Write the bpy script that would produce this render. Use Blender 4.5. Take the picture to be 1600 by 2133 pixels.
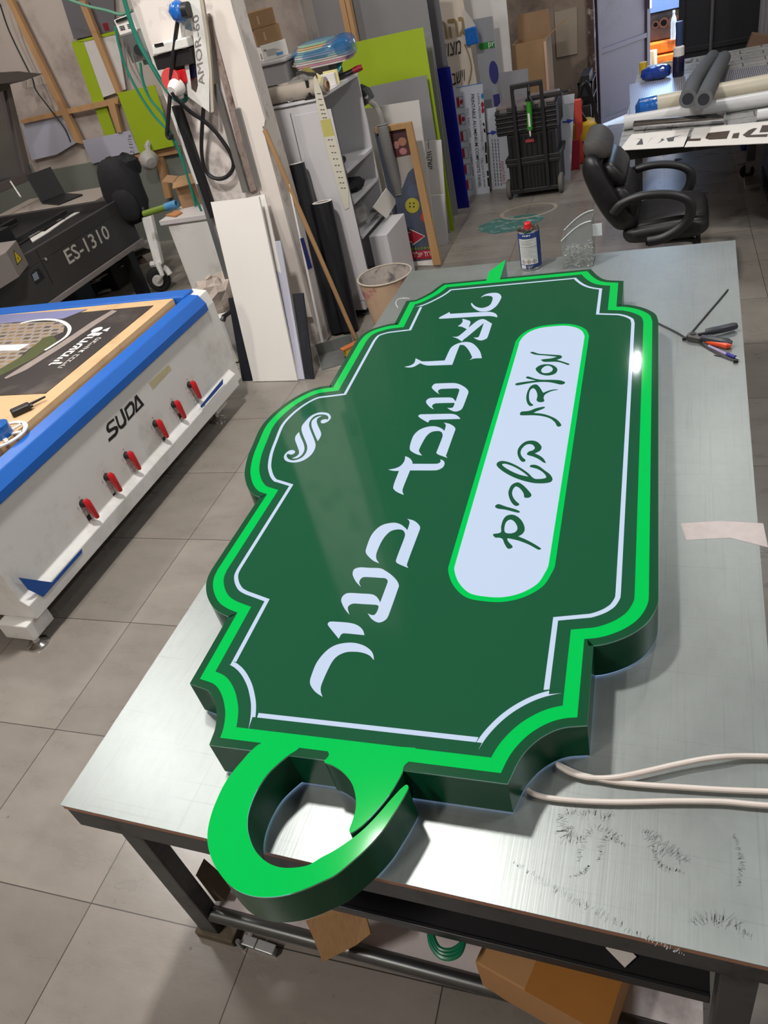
import bpy, bmesh, math, random
from mathutils import Vector, Matrix
for o in list(bpy.data.objects): bpy.data.objects.remove(o)
SC = bpy.context.scene
COL = SC.collection
RND = random.Random(7)
# ------------------------------------------------------------------ camera
CAMH = 2.25
PPX, PPY, FPX = 800.0, 1066.5, 1540.0
CR = [[0.93029362, 0.29930297, -0.21206487], [-0.02729466, 0.63300338, 0.77366771], [0.36579882, -0.7139499, 0.59704838]]
cd = bpy.data.cameras.new('camera'); cam = bpy.data.objects.new('camera', cd); COL.objects.link(cam)
cd.sensor_fit = 'VERTICAL'; cd.sensor_height = 24.0; cd.lens = 24.0*FPX/2133.0
cd.clip_start = 0.02; cd.clip_end = 200
cam.matrix_world = Matrix.Translation((0, 0, CAMH)) @ Matrix(CR).transposed().to_4x4()
SC.camera = cam
SC.view_settings.view_transform = 'Standard'; SC.view_settings.look = 'None'
SC.view_settings.exposure = 0.0; SC.view_settings.gamma = 1.0
try: SC.view_settings.use_curve_mapping = False
except Exception: pass
# ------------------------------------------------------------------ world, sun, lamps and added fills
W = bpy.data.worlds.new('world'); SC.world = W; W.use_nodes = True
wn = W.node_tree.nodes; wl = W.node_tree.links
sky = wn.new('ShaderNodeTexSky'); sky.sky_type = 'NISHITA'; sky.sun_disc = False
sky.sun_elevation = math.radians(48); sky.sun_rotation = math.radians(200)
wl.new(sky.outputs[0], wn['Background'].inputs[0]); wn['Background'].inputs[1].default_value = 2.0
def lamp(name, kind, loc, energy, col, size=0.3, size_y=None, target=None):
    d = bpy.data.lights.new(name, kind); d.energy = energy; d.color = col
    if kind == 'AREA':
        d.size = size
        if size_y: d.shape = 'RECTANGLE'; d.size_y = size_y
    o = bpy.data.objects.new(name, d); COL.objects.link(o); o.location = loc
    if target is not None:
        o.rotation_euler = (Vector(target)-Vector(loc)).to_track_quat('-Z', 'Y').to_euler()
    return o
sun = lamp('sun', 'SUN', (4.2, 9.4, 12.5), 11.0, (1, .95, .86), target=(0.2, 11.6, 1.5)); sun.data.angle = .009
lamp('ceiling_lamp_or_fill', 'AREA', (-1.95, 2.40, 4.95), 190, (1, .965, .93), .32, .32, (-1.95, 2.40, 0))
lamp('ceiling_lamp_or_fill', 'AREA', (-.38, 6.7, 3.05), 5, (.95, .97, 1), .05, .26, (-.38, 6.7, 0))
lamp('ceiling_lamp_or_fill', 'AREA', (-6.4, 5.4, 4.95), 75, (1, .95, .9), .2, 1.2, (-6.4, 5.4, 0))
lamp('ceiling_lamp_or_fill', 'AREA', (.5, 7.4, 4.95), 60, (1, .96, .92), .2, 1.2, (.5, 7.4, 0))
lamp('ceiling_lamp_or_fill', 'AREA', (-4.7, 3.0, 4.95), 95, (1, .97, .94), .3, .6, (-4.3, 3.4, 0))  # fill added to brighten the pillar and cabinet fronts, not a known lamp
lamp('ceiling_lamp_or_fill', 'AREA', (2.6, 2.8, 4.95), 110, (.92, .97, 1), .2, 1.2, (2.6, 2.8, 0))
lamp('ceiling_lamp_or_fill', 'AREA', (-2.6, -1.8, 4.95), 140, (1, .95, .9), .2, 1.2, (-2.6, -1.8, 0))  # unseen front fill, added behind the camera to lift surfaces facing it
# ------------------------------------------------------------------ picture point -> real point on a real plane
def ray(p):
    a, b, c = p[0]-PPX, -(p[1]-PPY), -FPX
    return Vector([CR[0][i]*a+CR[1][i]*b+CR[2][i]*c for i in range(3)])
def ZP(p, z=0.0):
    r = ray(p); t = (z-CAMH)/r.z; return Vector((r.x*t, r.y*t, z))
def XP(p, x):
    r = ray(p); t = x/r.x; return Vector((x, r.y*t, CAMH+r.z*t))
def YP(p, y):
    r = ray(p); t = y/r.y; return Vector((r.x*t, y, CAMH+r.z*t))
# ------------------------------------------------------------------ materials
def lin(c):
    c = c/255.0
    return c/12.92 if c <= .04045 else ((c+.055)/1.055)**2.4
def rgb(c): return tuple(lin(v) for v in c)+(1,)
MATS = {}
def mat(name, c, rough=.55, metal=0.0, var=.10, scale=9.0, bump=0.0, spec=.5, emit=None, es=0.0, stretch=None, dirt=None, dscale=2.5, alpha=1.0, trans=0.0, coat=0.0):
    if name in MATS: return MATS[name]
    m = bpy.data.materials.new(name); m.use_nodes = True; MATS[name] = m
    N = m.node_tree.nodes; L = m.node_tree.links; b = N['Principled BSDF']
    tc = N.new('ShaderNodeTexCoord'); mp = N.new('ShaderNodeMapping'); L.new(tc.outputs['Object'], mp.inputs[0])
    if stretch: mp.inputs['Scale'].default_value = stretch
    nz = N.new('ShaderNodeTexNoise'); nz.inputs['Scale'].default_value = scale; nz.inputs['Detail'].default_value = 5
    L.new(mp.outputs[0], nz.inputs['Vector'])
    mx = N.new('ShaderNodeMix'); mx.data_type = 'RGBA'
    a = rgb(c); mx.inputs['A'].default_value = tuple(v*(1-var) for v in a[:3])+(1,)
    mx.inputs['B'].default_value = tuple(min(1, v*(1+var)) for v in a[:3])+(1,)
    L.new(nz.outputs['Fac'], mx.inputs['Factor']); out = mx.outputs['Result']
    if dirt:
        n2 = N.new('ShaderNodeTexNoise'); n2.inputs['Scale'].default_value = dscale; n2.inputs['Detail'].default_value = 7; n2.inputs['Roughness'].default_value = .65
        L.new(tc.outputs['Object'], n2.inputs['Vector'])
        r = N.new('ShaderNodeValToRGB'); r.color_ramp.elements[0].position = .52; r.color_ramp.elements[1].position = .68
        L.new(n2.outputs['Fac'], r.inputs[0])
        m2 = N.new('ShaderNodeMix'); m2.data_type = 'RGBA'; m2.inputs['B'].default_value = rgb(dirt)
        L.new(out, m2.inputs['A']); L.new(r.outputs[0], m2.inputs['Factor']); out = m2.outputs['Result']
    L.new(out, b.inputs['Base Color'])
    b.inputs['Roughness'].default_value = rough; b.inputs['Metallic'].default_value = metal
    b.inputs['Specular IOR Level'].default_value = spec
    if coat: b.inputs['Coat Weight'].default_value = coat; b.inputs['Coat Roughness'].default_value = .06
    if trans: b.inputs['Transmission Weight'].default_value = trans; b.inputs['IOR'].default_value = 1.45
    if alpha < 1: b.inputs['Alpha'].default_value = alpha
    if emit: b.inputs['Emission Color'].default_value = rgb(emit); b.inputs['Emission Strength'].default_value = es
    if bump:
        bp = N.new('ShaderNodeBump'); bp.inputs['Strength'].default_value = bump; bp.inputs['Distance'].default_value = .01
        L.new(nz.outputs['Fac'], bp.inputs['Height']); L.new(bp.outputs[0], b.inputs['Normal'])
    return m
# ------------------------------------------------------------------ mesh builder
def frame_of(d):
    d = Vector(d).normalized(); u = Vector((0, 0, 1)) if abs(d.z) < .95 else Vector((1, 0, 0))
    a = d.cross(u).normalized(); return a, d.cross(a).normalized()
class MB:
    def __init__(s): s.v = []; s.f = []; s.m = []; s.mi = 0; s.T = None
    def add(s, vs, fs):
        n = len(s.v)
        for v in vs:
            v = Vector(v); s.v.append(s.T @ v if s.T is not None else v)
        for f in fs: s.f.append([i+n for i in f]); s.m.append(s.mi)
        return s
    def b(s, x0, x1, y0, y1, z0, z1):
        return s.add([(x0,y0,z0),(x1,y0,z0),(x1,y1,z0),(x0,y1,z0),(x0,y0,z1),(x1,y0,z1),(x1,y1,z1),(x0,y1,z1)],
                     [(3,2,1,0),(4,5,6,7),(0,1,5,4),(1,2,6,5),(2,3,7,6),(3,0,4,7)])
    def c(s, c, sx, sy, sz):
        return s.b(c[0]-sx/2, c[0]+sx/2, c[1]-sy/2, c[1]+sy/2, c[2]-sz/2, c[2]+sz/2)
    def prism(s, pts, vec):
        n = len(pts); vec = Vector(vec); P = [Vector(p) for p in pts]
        nr = Vector((0, 0, 0))
        for i in range(n): nr += P[i].cross(P[(i+1) % n])
        if nr.dot(vec) < 0: P.reverse()
        fs = [list(range(n))[::-1], [n+i for i in range(n)]]
        fs += [(i, (i+1) % n, n+(i+1) % n, n+i) for i in range(n)]
        return s.add(P+[p+vec for p in P], fs)
    def poly(s, pts): return s.add(pts, [list(range(len(pts)))])
    def cyl(s, p0, p1, r0, r1=None, n=20, cap=True):
        p0 = Vector(p0); p1 = Vector(p1); r1 = r0 if r1 is None else r1
        a, c = frame_of(p1-p0); vs = []; fs = []
        for p, r in ((p0, r0), (p1, r1)):
            for i in range(n):
                t = 2*math.pi*i/n; vs.append(p+a*(r*math.cos(t))+c*(r*math.sin(t)))
        fs = [(i, (i+1) % n, n+(i+1) % n, n+i) for i in range(n)]
        if cap: fs += [list(range(n))[::-1], [n+i for i in range(n)]]
        return s.add(vs, fs)
    def pipe(s, p0, p1, r, ri, n=24):          # open hollow tube
        a, c = frame_of(Vector(p1)-Vector(p0)); vs = []; fs = []
        for p, q in ((p0, r), (p1, r), (p1, ri), (p0, ri)):
            for i in range(n):
                t = 2*math.pi*i/n; vs.append(Vector(p)+a*(q*math.cos(t))+c*(q*math.sin(t)))
        for k in range(4):
            for i in range(n): fs.append((k*n+i, k*n+(i+1) % n, ((k+1) % 4)*n+(i+1) % n, ((k+1) % 4)*n+i))
        return s.add(vs, fs)
    def tube(s, pts, r, n=8, closed=False, flat=None):
        P = [Vector(p) for p in pts]; m = len(P); vs = []; fs = []; a = None
        R = r if isinstance(r, (list, tuple)) else [r]*m
        for i in range(m):
            d = (P[(i+1) % m]-P[i-1]) if closed else (P[min(i+1, m-1)]-P[max(i-1, 0)])
            d.normalize()
            if a is None: a, c = frame_of(d)
            else:
                a = (a-d*a.dot(d)); a = a.normalized() if a.length > 1e-6 else frame_of(d)[0]; c = d.cross(a)
            for k in range(n):
                t = 2*math.pi*k/n; vs.append(P[i]+a*(R[i]*math.cos(t))+c*(R[i]*math.sin(t)*(flat or 1)))
        e = m if closed else m-1
        for i in range(e):
            j = (i+1) % m
            for k in range(n): fs.append((i*n+k, i*n+(k+1) % n, j*n+(k+1) % n, j*n+k))
        if not closed: fs += [list(range(n))[::-1], [(m-1)*n+k for k in range(n)]]
        return s.add(vs, fs)
    def lathe(s, prof, o=(0, 0, 0), ax=(0, 0, 1), n=28):
        a, c = frame_of(ax); o = Vector(o); ax = Vector(ax).normalized(); vs = []; fs = []
        for r, h in prof:
            for k in range(n):
                t = 2*math.pi*k/n; vs.append(o+ax*h+a*(r*math.cos(t))+c*(r*math.sin(t)))
        for i in range(len(prof)-1):
            for k in range(n): fs.append((i*n+k, i*n+(k+1) % n, (i+1)*n+(k+1) % n, (i+1)*n+k))
        return s.add(vs, fs)
    def band(s, A, B):
        n = len(A); return s.add(list(A)+list(B), [(i, (i+1) % n, n+(i+1) % n, n+i) for i in range(n)])
    def blob(s, c, rx, ry, rz, nu=16, nv=10, pw=1.0, jit=0.0):
        vs = []; fs = []; q = lambda t: math.copysign(abs(t)**pw, t)
        for j in range(nv+1):
            ph = -math.pi/2+math.pi*j/nv
            for i in range(nu):
                th = 2*math.pi*i/nu; k = 1+RND.uniform(-jit, jit)
                vs.append((c[0]+k*rx*q(math.cos(ph))*q(math.cos(th)), c[1]+k*ry*q(math.cos(ph))*q(math.sin(th)), c[2]+k*rz*q(math.sin(ph))))
        for j in range(nv):
            for i in range(nu): fs.append((j*nu+i, j*nu+(i+1) % nu, (j+1)*nu+(i+1) % nu, (j+1)*nu+i))
        return s.add(vs, fs)
def spline(pts, sub=6, closed=True):
    P = [Vector((p[0], p[1])) if len(p) < 4 else None for p in pts]; C = [len(p) > 2 for p in pts]; n = len(P); out = []
    for i in range(n if closed else n-1):
        j = (i+1) % n; p0, p1 = P[i], P[j]
        if C[i] and C[j]: out.append(p0.copy()); continue
        t0 = (p1-p0) if C[i] or (not closed and i == 0) else (p1-P[i-1])*.5
        t1 = (p1-p0) if C[j] or (not closed and j == n-1) else (P[(j+1) % n]-p0)*.5
        d = (p1-p0).length
        if t0.length > 1.2*d: t0 *= 1.2*d/t0.length
        if t1.length > 1.2*d: t1 *= 1.2*d/t1.length
        for k in range(sub):
            t = k/sub; h = t*t*t; q = t*t
            out.append(p0*(2*h-3*q+1)+t0*(h-2*q+t)+p1*(3*q-2*h)+t1*(h-q))
    if not closed: out.append(P[-1].copy())
    return out
def trc(ox, oy, s, pts): return [((p[0]/s+ox, p[1]/s+oy)+((1,) if len(p) > 2 else ())) for p in pts]
def sp3(pts, sub=5, closed=False):
    P = [Vector(p) for p in pts]; n = len(P); out = []
    for i in range(n if closed else n-1):
        a = P[i-1] if (closed or i > 0) else P[i]; b = P[i]; c = P[(i+1) % n]; d = P[(i+2) % n] if (closed or i < n-2) else c
        for k in range(sub):
            t = k/sub
            out.append(.5*((2*b)+(c-a)*t+(2*a-5*b+4*c-d)*t*t+(3*b-a-3*c+d)*t*t*t))
    if not closed: out.append(P[-1])
    return out
def offset(P, d):       # closed polygon in the xy plane, mitred; d > 0 goes inwards
    n = len(P); area = sum(P[i].x*P[(i+1) % n].y-P[(i+1) % n].x*P[i].y for i in range(n))
    sg = 1 if area > 0 else -1; out = []
    for i in range(n):
        a = P[i-1]; b = P[i]; c = P[(i+1) % n]
        e0 = (b-a); e1 = (c-b)
        if e0.length < 1e-7: e0 = e1
        if e1.length < 1e-7: e1 = e0
        e0 = e0.normalized(); e1 = e1.normalized()
        n0 = Vector((-e0.y, e0.x))*sg; n1 = Vector((-e1.y, e1.x))*sg
        m = n0+n1
        m = m.normalized() if m.length > 1e-4 else n0
        k = max(.35, m.dot(n0)); out.append(b+m*(d/k))
    return out
# ------------------------------------------------------------------ objects
ROOTS = {}
def basep(o): return Vector(o['_b']) if '_b' in o else Vector((0, 0, 0))
BASE = {}
def setp(o, label=None, cat=None, group=None, kind=None):
    if label: o['label'] = label
    if cat: o['category'] = cat
    if group: o['group'] = group
    if kind: o['kind'] = kind
    return o
def thing(name, label, cat, loc, group=None):
    o = bpy.data.objects.new(name, None); COL.objects.link(o); o.location = loc; o.empty_display_size = .05
    BASE[o.name] = Vector(loc); return setp(o, label, cat, group)
def obj(name, mb, m, parent=None, bevel=0, smooth=False, base=None, seg=2, ang=35):
    me = bpy.data.meshes.new(name)
    if parent is not None: bs = BASE[parent.name]
    elif base is not None: bs = Vector(base)
    else:
        lo = [min(v[i] for v in mb.v) for i in range(3)]; hi = [max(v[i] for v in mb.v) for i in range(3)]
        bs = Vector(((lo[0]+hi[0])/2, (lo[1]+hi[1])/2, lo[2]))
    me.from_pydata([v-bs for v in mb.v], [], mb.f)
    for x in (m if isinstance(m, (list, tuple)) else [m]): me.materials.append(x)
    for p, i in zip(me.polygons, mb.m): p.material_index = i; p.use_smooth = smooth
    bm = bmesh.new(); bm.from_mesh(me)
    bmesh.ops.recalc_face_normals(bm, faces=bm.faces); bm.to_mesh(me); bm.free()
    if smooth: me.set_sharp_from_angle(angle=math.radians(ang))
    o = bpy.data.objects.new(name, me); COL.objects.link(o); BASE[o.name] = bs
    if parent is not None: o.parent = parent
    else: o.location = bs
    if bevel:
        md = o.modifiers.new('bevel', 'BEVEL'); md.width = bevel; md.segments = seg; md.limit_method = 'ANGLE'; md.angle_limit = math.radians(40)
    return o
def struct(name, mb, m, **k): return setp(obj(name, mb, m, **k), kind='structure')
def solo(name, label, cat, mb, m, group=None, **k): return setp(obj(name, mb, m, **k), label, cat, group)
def copy_tree(o, dl, name_parent=None):
    c = o.copy(); COL.objects.link(c); c.parent = name_parent
    if name_parent is None: c.location = Vector(o.location)+Vector(dl)
    BASE[c.name] = BASE[o.name]+Vector(dl)
    for ch in list(o.children): copy_tree(ch, dl, c)
    return c
def text(mb, s, o, right, up, w=None, h=None, dep=.0006, align='CENTER', rtl=False, bold=0.0):
    """lettering as flat thin mesh centred on o, fitted into w x h"""
    cu = bpy.data.curves.new('t', 'FONT'); cu.body = s[::-1] if rtl else s; cu.size = 1; cu.align_x = 'LEFT'; cu.offset = bold; cu.resolution_u = 2
    ob = bpy.data.objects.new('t', cu); COL.objects.link(ob)
    bpy.context.view_layer.update()
    me = bpy.data.meshes.new_from_object(ob.evaluated_get(bpy.context.evaluated_depsgraph_get()))
    vs = [v.co.copy() for v in me.vertices]; fs = [list(p.vertices) for p in me.polygons]
    bpy.data.objects.remove(ob); bpy.data.curves.remove(cu); bpy.data.meshes.remove(me)
    if not vs: return mb
    x0 = min(v.x for v in vs); x1 = max(v.x for v in vs); y0 = min(v.y for v in vs); y1 = max(v.y for v in vs)
    kx = (w/(x1-x0)) if w else None; ky = (h/(y1-y0)) if h else None
    kx = kx or ky; ky = ky or kx
    right = Vector(right).normalized(); up = Vector(up).normalized(); nr = right.cross(up).normalized(); o = Vector(o)
    pts = [o+right*((v.x-(x0+x1)/2)*kx)+up*((v.y-(y0+y1)/2)*ky)+nr*dep for v in vs]
    return mb.add(pts, fs)
# ================================================================== the room
def floor_mat():
    m = bpy.data.materials.new('floor_tiles'); m.use_nodes = True; N = m.node_tree.nodes; L = m.node_tree.links; b = N['Principled BSDF']
    tc = N.new('ShaderNodeTexCoord'); mp = N.new('ShaderNodeMapping'); L.new(tc.outputs['Object'], mp.inputs[0])
    mp.inputs['Rotation'].default_value = (0, 0, math.radians(-1.8)); mp.inputs['Location'].default_value = (1.735+1.2, -.69+.6*5, 0)
    br = N.new('ShaderNodeTexBrick'); br.offset = 0; br.squash = 1; L.new(mp.outputs[0], br.inputs['Vector'])
    br.inputs['Scale'].default_value = 1; br.inputs['Brick Width'].default_value = .6; br.inputs['Row Height'].default_value = .6
    br.inputs['Mortar Size'].default_value = .0022; br.inputs['Mortar Smooth'].default_value = .3; br.inputs['Bias'].default_value = 0
    br.inputs['Color1'].default_value = rgb((122, 116, 109)); br.inputs['Color2'].default_value = rgb((138, 131, 123)); br.inputs['Mortar'].default_value = rgb((62, 57, 54))
    nz = N.new('ShaderNodeTexNoise'); nz.inputs['Scale'].default_value = 3.2; nz.inputs['Detail'].default_value = 8; nz.inputs['Roughness'].default_value = .62
    mq = N.new('ShaderNodeMapping'); mq.inputs['Scale'].default_value = (1, 2.2, 1); L.new(tc.outputs['Object'], mq.inputs[0]); L.new(mq.outputs[0], nz.inputs['Vector'])
    r = N.new('ShaderNodeValToRGB'); r.color_ramp.elements[0].position = .3; r.color_ramp.elements[0].color = (.85, .845, .84, 1); r.color_ramp.elements[1].position = .7; r.color_ramp.elements[1].color = (1.08, 1.08, 1.08, 1)
    L.new(nz.outputs['Fac'], r.inputs[0])
    mx = N.new('ShaderNodeMix'); mx.data_type = 'RGBA'; mx.blend_type = 'MULTIPLY'; mx.inputs['Factor'].default_value = 1
    L.new(br.outputs['Color'], mx.inputs['A']); L.new(r.outputs[0], mx.inputs['B'])
    v = N.new('ShaderNodeTexVoronoi'); v.inputs['Scale'].default_value = 7.5; v.inputs['Randomness'].default_value = 1; L.new(tc.outputs['Object'], v.inputs['Vector'])
    r2 = N.new('ShaderNodeValToRGB'); r2.color_ramp.elements[0].position = .03; r2.color_ramp.elements[0].color = (.3, .28, .27, 1); r2.color_ramp.elements[1].position = .055; r2.color_ramp.elements[1].color = (1, 1, 1, 1)
    L.new(v.outputs['Distance'], r2.inputs[0])
    m3 = N.new('ShaderNodeMix'); m3.data_type = 'RGBA'; m3.blend_type = 'MULTIPLY'; m3.inputs['Factor'].default_value = .55
    L.new(mx.outputs['Result'], m3.inputs['A']); L.new(r2.outputs[0], m3.inputs['B'])
    L.new(m3.outputs['Result'], b.inputs['Base Color'])
    rr = N.new('ShaderNodeMapRange'); rr.inputs['To Min'].default_value = .2; rr.inputs['To Max'].default_value = .38; L.new(nz.outputs['Fac'], rr.inputs['Value']); L.new(rr.outputs[0], b.inputs['Roughness'])
    bp = N.new('ShaderNodeBump'); bp.inputs['Strength'].default_value = .12; bp.inputs['Distance'].default_value = .01; L.new(nz.outputs['Fac'], bp.inputs['Height']); L.new(bp.outputs[0], b.inputs['Normal'])
    return m
plaster = mat('plaster', (178, 166, 158), .85, var=.07, scale=2.2, bump=.15, dirt=(140, 128, 120), dscale=1.3)
brownwall = mat('brown_wall', (132, 118, 106), .85, var=.08, scale=3, bump=.15, dirt=(98, 84, 76), dscale=1.8)
fl = struct('floor', MB().b(-10, 4.2, -3.5, 9.95, -.1, 0), floor_mat(), base=(0, 0, 0))
struct('ceiling', MB().b(-10, 4.2, -3.5, 9.95, 5.2, 5.3), mat('ceiling_white', (190, 186, 180), .9))
struct('wall_left', MB().b(-10.1, -10, -3.5, 7.75, 0, 5.2), plaster)
struct('wall_right', MB().b(4.2, 4.3, -3.5, 10, 0, 5.2), plaster)
struct('wall_front', MB().b(-10, 4.2, -3.6, -3.5, 0, 5.2), plaster)
struct('wall_back_left', MB().b(-10, -3.4, 7.75, 7.85, 0, 5.2), plaster)
struct('wall_step', MB().b(-3.5, -3.4, 7.85, 9.85, 0, 5.2), plaster)
wb_ = MB().b(-3.5, -1.03, 9.85, 10.0, 0, 5.2); wb_.b(1.36, 4.2, 9.85, 10.0, 0, 5.2); wb_.b(-1.03, 1.36, 9.85, 10.0, 2.5, 5.2)
struct('wall_back', wb_, brownwall)
struct('ground', MB().b(-8, 8, 9.95, 22, -.12, -.02), mat('pale_concrete', (198, 188, 172), .9, var=.12, scale=4, bump=.2))
# door leaves: the left one swung out, the right one shut
tm = MB().b(-1.03, -.965, 9.80, 10.02, 0, 2.5)
struct('trim_1', tm, mat('peeling_brown_wood', (72, 52, 46), .8, var=.25, scale=14, bump=.3, dirt=(170, 160, 150), dscale=9), bevel=.004)
leafm = mat('mauve_sheet_steel', (92, 80, 88), .5, .25, var=.12, scale=3, bump=.05, dirt=(74, 64, 68), dscale=2)
def leafpt(t, z, d=0): # along the swung leaf; d towards the room side
    return Vector((-.955+.655*t+.755*d, 9.97+.755*t-.655*d, z))
def leaf_box(mb, t0, t1, z0, z1, d0, d1):
    q = [leafpt(t0, z0, d0), leafpt(t1, z0, d0), leafpt(t1, z0, d1), leafpt(t0, z0, d1)]
    return mb.prism(q, (0, 0, z1-z0))
lf = MB(); leaf_box(lf, 0, .80, .02, 2.45, -.02, .0)
d1 = setp(obj('door_1', lf, leafm), kind='structure')
fr = MB()
for t0, t1 in ((0, .05), (.75, .80)): leaf_box(fr, t0, t1, .02, 2.45, 0, .022)
for z in (.02, .74, 1.7, 2.40): leaf_box(fr, .05, .75, z, z+.05, 0, .02)
obj('door_frame_bars', fr, leafm, d1, bevel=.003)
hd = MB(); leaf_box(hd, .765, .80, 1.02, 1.30, .022, .045); hd.cyl(leafpt(.78, 1.2, .04), leafpt(.78, 1.2, .11), .012); hd.cyl(leafpt(.78, 1.2, .1), leafpt(.88, 1.22, .1), .012)
obj('door_handle', hd, mat('dull_steel', (150, 148, 150), .35, .9), d1)
darkleaf = mat('dark_sheet_steel', (34, 34, 39), .5, .3, var=.12, scale=3)
d2 = setp(obj('door_2', MB().b(-.105, 1.34, 9.97, 9.99, .02, 2.45), darkleaf), kind='structure')
fr = MB().b(-.105, -.04, 9.945, 9.97, .02, 2.45); fr.b(1.28, 1.34, 9.945, 9.97, .02, 2.45)
for z in (.02, .60, 1.55, 2.4): fr.b(-.04, 1.28, 9.95, 9.97, z, z+.05)
obj('door_frame_bars', fr, darkleaf, d2, bevel=.003)
obj('bolt_rod', MB().cyl((.225, 9.93, .3), (.225, 9.93, 2.4), .02, n=12), mat('grey_steel', (112, 112, 116), .4, .7), d2)
# paint left on the floor
teal = mat('teal_paint', (58, 104, 98), .55, var=.3, scale=12, dirt=(150, 160, 155), dscale=14)
st = MB()
def stain(c, a, b, n=40, rot=0, jit=.1):
    pts = []
    for i in range(n):
        t = 2*math.pi*i/n; k = 1+.5*jit*math.sin(3*t+1)+RND.uniform(-jit, jit)*.6
        x = a*k*math.cos(t); y = b*k*math.sin(t); pts.append((c[0]+x*math.cos(rot)-y*math.sin(rot), c[1]+x*math.sin(rot)+y*math.cos(rot), .0012))
    return pts
c0 = ZP((1063, 466)); st.poly(stain(c0, .30, .21, rot=.25))
obj('paint_stain', st, teal, fl)
c1 = ZP((1075, 450)); obj('paint_stain', MB().band(stain((c1.x+.1, c1.y+.1), .27, .2, rot=.2, jit=.02), [Vector((p[0], p[1], .0015)) for p in stain((c1.x+.1, c1.y+.1), .235, .17, rot=.2, jit=.02)]), mat('pale_residue', (150, 140, 125), .7, var=.25, scale=20), fl)
# ================================================================== main work table
TT = .711
def metal_top():
    m = bpy.data.materials.new('scratched_aluminium'); m.use_nodes = True; N = m.node_tree.nodes; L = m.node_tree.links; b = N['Principled BSDF']
    tc = N.new('ShaderNodeTexCoord')
    def layer(sc, st, lo, hi, c0, c1, det=6):
        mp = N.new('ShaderNodeMapping'); mp.inputs['Scale'].default_value = st; L.new(tc.outputs['Object'], mp.inputs[0])
        n = N.new('ShaderNodeTexNoise'); n.inputs['Scale'].default_value = sc; n.inputs['Detail'].default_value = det; n.inputs['Roughness'].default_value = .6; L.new(mp.outputs[0], n.inputs['Vector'])
        r = N.new('ShaderNodeValToRGB'); r.color_ramp.elements[0].position = lo; r.color_ramp.elements[1].position = hi
        r.color_ramp.elements[0].color = (c0, c0, c0, 1); r.color_ramp.elements[1].color = (c1, c1, c1, 1); L.new(n.outputs['Fac'], r.inputs[0]); return r.outputs[0], n.outputs['Fac']
    def mul(a, c):
        x = N.new('ShaderNodeMix'); x.data_type = 'RGBA'; x.blend_type = 'MULTIPLY'; x.inputs['Factor'].default_value = 1; L.new(a, x.inputs['A']); L.new(c, x.inputs['B']); return x.outputs['Result']
    a, na = layer(2.2, (1, 1, 1), .32, .7, .82, 1.0)
    s1, n1 = layer(130, (1, .015, 1), .30, .42, .88, 1.0, 4)
    s2, n2 = layer(150, (.015, 1, 1), .30, .41, .9, 1.0, 4)
    s3, n3 = layer(40, (1, .5, 1), .3, .6, .95, 1.0, 3)
    base = N.new('ShaderNodeRGB'); base.outputs[0].default_value = rgb((150, 156, 154))
    o = mul(mul(mul(mul(base.outputs[0], a), s1), s2), s3)
    L.new(o, b.inputs['Base Color']); b.inputs['Metallic'].default_value = .55
    rr = N.new('ShaderNodeMapRange'); rr.inputs['To Min'].default_value = .30; rr.inputs['To Max'].default_value = .48; L.new(na, rr.inputs['Value']); L.new(rr.outputs[0], b.inputs['Roughness'])
    bp = N.new('ShaderNodeBump'); bp.inputs['Strength'].default_value = .05; bp.inputs['Distance'].default_value = .004; L.new(n1, bp.inputs['Height']); L.new(bp.outputs[0], b.inputs['Normal'])
    return m
topm = metal_top()
tb = thing('work_table', 'long scratched aluminium-topped work table on a grey steel frame under the green sign', 'table', (-.6, 2.3, 0))
TC = [Vector((-1.448, .630)), Vector((.214, .624)), Vector((.247, 4.056)), Vector((-1.490, 4.062))]
def quad(ins, z, pts=TC):
    P = offset(pts, ins) if ins else pts
    return [Vector((p.x, p.y, z)) for p in P]
obj('metal_top', MB().prism(quad(0, TT-.003), (0, 0, .003)), topm, tb)
obj('plywood_layer', MB().prism(quad(.002, TT-.021), (0, 0, .018)), mat('red_plywood_edge', (150, 108, 86), .7, var=.3, scale=60, stretch=(1, 1, 8)), tb)
frm = mat('bare_grey_steel', (78, 80, 80), .5, .55, var=.22, scale=18, stretch=(1, 1, 6), dirt=(48, 47, 46), dscale=6)
f = MB(); zt = TT-.022; zb_ = .607
f.b(-1.444, .210, .634, .674, zb_, zt); f.b(-1.484, .243, 4.014, 4.052, zb_, zt); f.b(-1.446, -1.406, .674, 4.014, zb_, zt); f.b(.172, .212, .674, 4.014, zb_, zt)
for y in (1.7, 2.9): f.b(-1.40, .17, y, y+.04, zb_, zt)
obj('apron_frame', f, frm, tb, bevel=.003)
for x, y in ((-1.315, .636), (.102, .636), (-1.315, 3.95), (.102, 3.95)):
    obj('leg', MB().b(x, x+.07, y, y+.05, .035, zb_), frm, tb, bevel=.006)
rust = mat('rusty_plate', (92, 82, 66), .8, .2, var=.35, scale=30, bump=.3)
for x, y in ((-1.33, .63), (.087, .63)):
    obj('foot_plate', MB().b(x, x+.135, y-.005, y+.085, 0, .035), rust, tb, bevel=.005)
obj('lower_rail', MB().cyl((-1.25, .660, .125), (.10, .660, .125), .021), mat('grey_pipe', (84, 85, 84), .35, .7, var=.15, scale=20), tb, smooth=True)
obj('lower_shelf', MB().b(-1.25, .095, .684, 3.9, .115, .127), mat('dusty_white_board', (196, 186, 184), .65, var=.08, scale=6, dirt=(150, 140, 138), dscale=3.5), tb)
obj('gusset', MB().prism([(-1.245, .69, .14), (-1.245, .69, .30), (-1.20, .69, .16)], (0, .05, 0)), rust, tb)
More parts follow.
